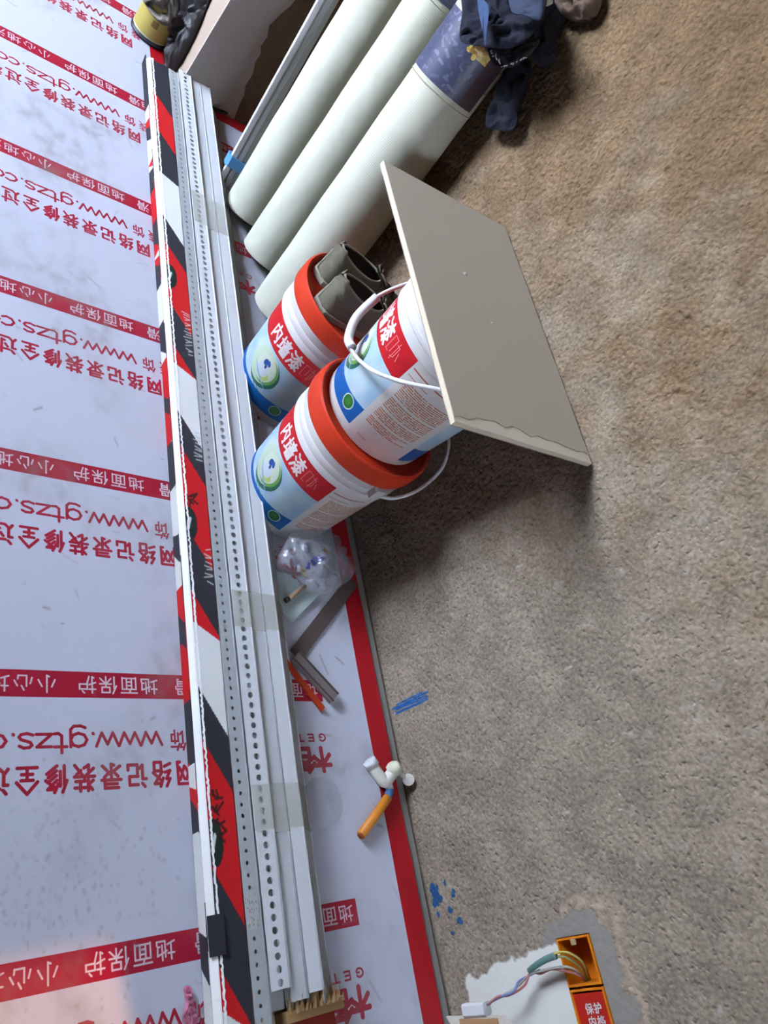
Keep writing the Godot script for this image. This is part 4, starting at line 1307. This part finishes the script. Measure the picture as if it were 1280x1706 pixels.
	part("elbow", tube([Vector3(-0.0974, 0.0120, -0.3070), Vector3(-0.0841, 0.0120, -0.2849), Vector3(-0.0711, 0.0140, -0.2686), Vector3(-0.0537, 0.0200, -0.2815), Vector3(-0.0353, 0.0240, -0.2977)], 0.0135, 12), wp, t)
	part("socket_end", tube([Vector3(-0.1036, 0.0120, -0.3162), Vector3(-0.0936, 0.0120, -0.3018)], 0.0155, 14, false), mat(rgb(236, 236, 234), 0.35), t)
	part("knob", lathe_at([Vector2(0.0, -0.014), Vector2(0.014, -0.012), Vector2(0.0175, -0.004), Vector2(0.0165, 0.006), Vector2(0.010, 0.015), Vector2(0.0, 0.018)], Vector3(-0.0476, 0.0260, -0.2912), Vector3(0.5, 0.7, -0.4)), mat(rgb(222, 216, 190), 0.45), t)
	part("clip_arm", tube([Vector3(-0.0337, 0.0220, -0.2839), Vector3(-0.0237, 0.0260, -0.2748), Vector3(-0.0148, 0.0300, -0.2682)], 0.006, 8), wp, t)
	part("clip_cap", lathe_at([Vector2(0.0, 0.0), Vector2(0.012, 0.001), Vector2(0.013, 0.005), Vector2(0.0, 0.007)], Vector3(-0.0152, 0.0300, -0.2670), Vector3(-0.7, 0.6, 0.3)), wp, t)
	part("neck", tube([Vector3(-0.0636, 0.0140, -0.2708), Vector3(-0.0594, 0.0130, -0.2506)], 0.010, 10, false, 0.0085), wp, t)
	part("blue_ring", tube([Vector3(-0.0591, 0.0130, -0.2519), Vector3(-0.0698, 0.0120, -0.2340)], 0.0088, 10, false), mat(rgb(70, 110, 160), 0.5), t, "blue ring")
	var hose := mat(rgb(222, 140, 44), 0.5)
	var hp := part("tube_length", tube([Vector3(-0.0695, 0.0120, -0.2352), Vector3(-0.1045, 0.0110, -0.2073), Vector3(-0.1578, 0.0110, -0.1680)], 0.0098, 14, false), hose, t, "orange tube")
	part("tube_mouth", tube([Vector3(-0.1560, 0.0110, -0.1690), Vector3(-0.1607, 0.0110, -0.1659)], 0.0072, 14, false), mat(rgb(150, 66, 20), 0.8), hp)
	# ring-shaped clear plastic cap
	t = thing("clear_cap", "round clear plastic cap lying on the film near the frayed carton end", "cap", "", Vector3(-0.2350, 0.0025, -0.2384))
	var cp := mat(Color(0.95, 0.95, 0.98, 0.22), 0.5)
	cp.transparency = BaseMaterial3D.TRANSPARENCY_ALPHA
	part("dome", lathe([Vector2(0.050, 0.0), Vector2(0.047, 0.0035), Vector2(0.040, 0.0055), Vector2(0.026, 0.0065), Vector2(0.0, 0.007)], 40), cp, t)
	# torn scrap of pink paper near the carton
	t = thing("paper_scrap", "torn pink and white scrap stuck to the film beside the carton", "scrap")
	part("scrap_sheet", pillow([Vector3(-0.5666, 0.0040, 0.0257), Vector3(-0.5540, 0.0040, 0.0264), Vector3(-0.5518, 0.0040, 0.0487), Vector3(-0.5459, 0.0040, 0.0747), Vector3(-0.5593, 0.0040, 0.0841), Vector3(-0.5725, 0.0040, 0.0691), Vector3(-0.5654, 0.0040, 0.0476)], Vector3.UP, 0.004, 0.001, 0.006, 81, 60.0), mat(rgb(206, 120, 150), 0.7), t)

func lathe_at(profile: Array, at: Vector3, axis: Vector3) -> ArrayMesh:
	var m := lathe(profile, 24)
	var st := SurfaceTool.new()
	axis = axis.normalized()
	var x := axis.cross(Vector3(0.3, 0.1, 1)).normalized()
	st.append_from(m, 0, Transform3D(Basis(x, axis, x.cross(axis)), at))
	return st.commit()

func wall_box() -> void:
	var orange := mat(rgb(222, 128, 20), 0.45)
	for i in 2:
		var z0 := 0.0815 + i * 0.0795
		var z1 := z0 + 0.0755
		var y0 := 0.3075
		var y1 := 0.3795
		var t := thing("junction_box", ["open orange junction box in the wall with wires coming out", "orange junction box with a red cover, beside the open one"][i], "junction box", "orange boxes sunk in the wall")
		var st := st_new()
		var e := 0.0035
		box_into(st, Vector3(-0.003, y0, z0), Vector3(0.052, y1, z0 + e))
		box_into(st, Vector3(-0.003, y0, z1 - e), Vector3(0.052, y1, z1))
		box_into(st, Vector3(-0.003, y0, z0 + e), Vector3(0.052, y0 + e, z1 - e))
		box_into(st, Vector3(-0.003, y1 - e, z0 + e), Vector3(0.052, y1, z1 - e))
		part("box_sides", done(st), orange, t)
		part("box_back", box(Vector3(0.052, y0, z0), Vector3(0.056, y1, z1)), orange, t)
		var zc := (z0 + z1) * 0.5
		if i == 0:
			part("screw_lug", bar(Vector3(-0.002, 0.3435, z0 + 0.003), Vector3(-0.002, 0.3435, z0 + 0.013), Vector3(0, 1, 0), 0.011, Vector3(1, 0, 0), 0.004), mat(rgb(176, 150, 110), 0.5), t)
		else:
			var cv := part("cover", bar(Vector3(0.002, (y0 + y1) * 0.5, z0 + 0.007), Vector3(0.002, (y0 + y1) * 0.5, z1 - 0.001), Vector3(0, 1, 0), 0.066, Vector3(1, 0, 0), 0.003), mat(rgb(186, 34, 22), 0.4), t, "red cover with white characters")
			var sg := st_new()
			sg.set_smooth_group(-1)
			# two rows of white characters, built as raised strokes; text top points away along the wall
			var row := 0
			for pair in [["保", "护"], ["内", "格"]]:
				for q in 2:
					for s in HAN[pair[q]]:
						for j in range(0, s.size() - 2, 2):
							var cw := 0.0165
							var ox := y0 + 0.022 + q * 0.0185
							var oz := z0 + 0.022 + row * 0.019
							var p0 := Vector3(-0.0003, ox + s[j] / 100.0 * cw, oz + s[j + 1] / 100.0 * cw)
							var p1 := Vector3(-0.0003, ox + s[j + 2] / 100.0 * cw, oz + s[j + 3] / 100.0 * cw)
							var dd := (p1 - p0).normalized()
							var nn := Vector3(1, 0, 0).cross(dd) * 0.0011
							quad(sg, p0 - nn - dd * 0.0008, p1 - nn + dd * 0.0008, p1 + nn + dd * 0.0008, p0 + nn - dd * 0.0008)
				row += 1
			part("cover_lettering", done(sg), mat(rgb(236, 220, 214), 0.5), cv)
	# wires out of the open box
	var src := Vector3(0.0300, 0.3322, 0.1545)
	var wires := [
		["yellow green wire, uppermost out of the open box", rgb(190, 180, 92), [src, Vector3(-0.0050, 0.3545, 0.1236), Vector3(-0.0300, 0.3523, 0.1035), Vector3(-0.0350, 0.3311, 0.0995), Vector3(-0.0350, 0.3138, 0.1023)]],
		["second yellow green wire out of the open box", rgb(170, 172, 110), [src + Vector3(0, -0.003, 0.002), Vector3(-0.0050, 0.3452, 0.1273), Vector3(-0.0280, 0.3407, 0.1091), Vector3(-0.0300, 0.3220, 0.1059), Vector3(-0.0320, 0.3043, 0.1065)]],
		["light grey wire under the yellow green ones", rgb(176, 176, 164), [src + Vector3(0, -0.006, 0.002), Vector3(-0.0050, 0.3373, 0.1339), Vector3(-0.0220, 0.3317, 0.1239), Vector3(-0.0250, 0.3078, 0.1220), Vector3(-0.0300, 0.2767, 0.1238), Vector3(-0.0300, 0.2501, 0.1270), Vector3(-0.0350, 0.2269, 0.1391), Vector3(-0.0450, 0.2094, 0.1471), Vector3(-0.0550, 0.1804, 0.1542), Vector3(-0.0600, 0.1620, 0.1595)]],
		["pinkish red wire, lowest out of the open box", rgb(190, 120, 112), [src + Vector3(0, -0.009, 0.002), Vector3(-0.0050, 0.3379, 0.1394), Vector3(-0.0200, 0.3216, 0.1288), Vector3(-0.0220, 0.2950, 0.1241), Vector3(-0.0260, 0.2719, 0.1278), Vector3(-0.0300, 0.2542, 0.1236), Vector3(-0.0350, 0.2374, 0.1419), Vector3(-0.0450, 0.2046, 0.1523), Vector3(-0.0550, 0.1875, 0.1510), Vector3(-0.0600, 0.1661, 0.1607)]],
		["blue wire twisted with the red one towards the socket plate", rgb(120, 132, 180), [Vector3(-0.0300, 0.2774, 0.1220), Vector3(-0.0300, 0.2466, 0.1286), Vector3(-0.0360, 0.2263, 0.1351), Vector3(-0.0450, 0.2180, 0.1477), Vector3(-0.0520, 0.1933, 0.1520), Vector3(-0.0580, 0.1732, 0.1569), Vector3(-0.0600, 0.1614, 0.1613)]],
	]
	for w in wires:
		var t := thing("electric_wire", w[0], "wire", "wires from the open junction box")
		part("insulation", tube(w[2], 0.0022, 7), mat(w[1], 0.45), t)
	var tt := thing("wire_sleeve", "teal sleeve taped round the wires left of the open box", "cable sleeve")
	part("sleeve", tube([Vector3(-0.0340, 0.3234, 0.1035), Vector3(-0.0340, 0.3003, 0.1067), Vector3(-0.0330, 0.2763, 0.1129), Vector3(-0.0300, 0.2524, 0.1206)], 0.0062, 9, true, 0.005), mat(rgb(96, 132, 124), 0.5), tt)
	# socket plate hanging from the wires
	var pl := thing("socket_plate", "white socket plate hanging from the wires at the skirting", "socket plate")
	var ca := Vector3(-0.0600, 0.0513, 0.1725)
	var cb := Vector3(-0.0600, 0.1937, 0.1792)
	var cc := Vector3(-0.0600, 0.2259, 0.2090)
	var cd := Vector3(-0.0600, 0.0693, 0.2014)
	var dn := (cb - ca).cross(cd - ca).normalized() * 0.003
	var sp := st_new()
	sp.set_smooth_group(-1)
	var q := [ca, cb, cc, cd]
	for s in [1.0, -1.0]:
		quad(sp, q[0] + dn * s, q[1] + dn * s, q[2] + dn * s, q[3] + dn * s)
	for i in 4:
		quad(sp, q[i] + dn, q[(i + 1) % 4] + dn, q[(i + 1) % 4] - dn, q[i] - dn)
	part("plate", done(sp), mat(rgb(228, 220, 204), 0.4), pl)
	part("terminal_block", bar(Vector3(-0.0580, 0.1018, 0.1663), Vector3(-0.0580, 0.1575, 0.1671), Vector3(0, 0, 1), 0.022, Vector3(1, 0, 0), 0.02), mat(rgb(232, 232, 230), 0.4), pl, "white terminal block")
	var rim := mat(rgb(186, 142, 100), 0.5)
	part("plate_recess", bar(ca.lerp(cd, 0.35).lerp(cb.lerp(cc, 0.35), 0.2) - dn * 1.2, ca.lerp(cd, 0.35).lerp(cb.lerp(cc, 0.35), 0.85) - dn * 1.2, Vector3(0, 0, 1), 0.012, dn, 0.003), rim, pl, "tan inner frame")
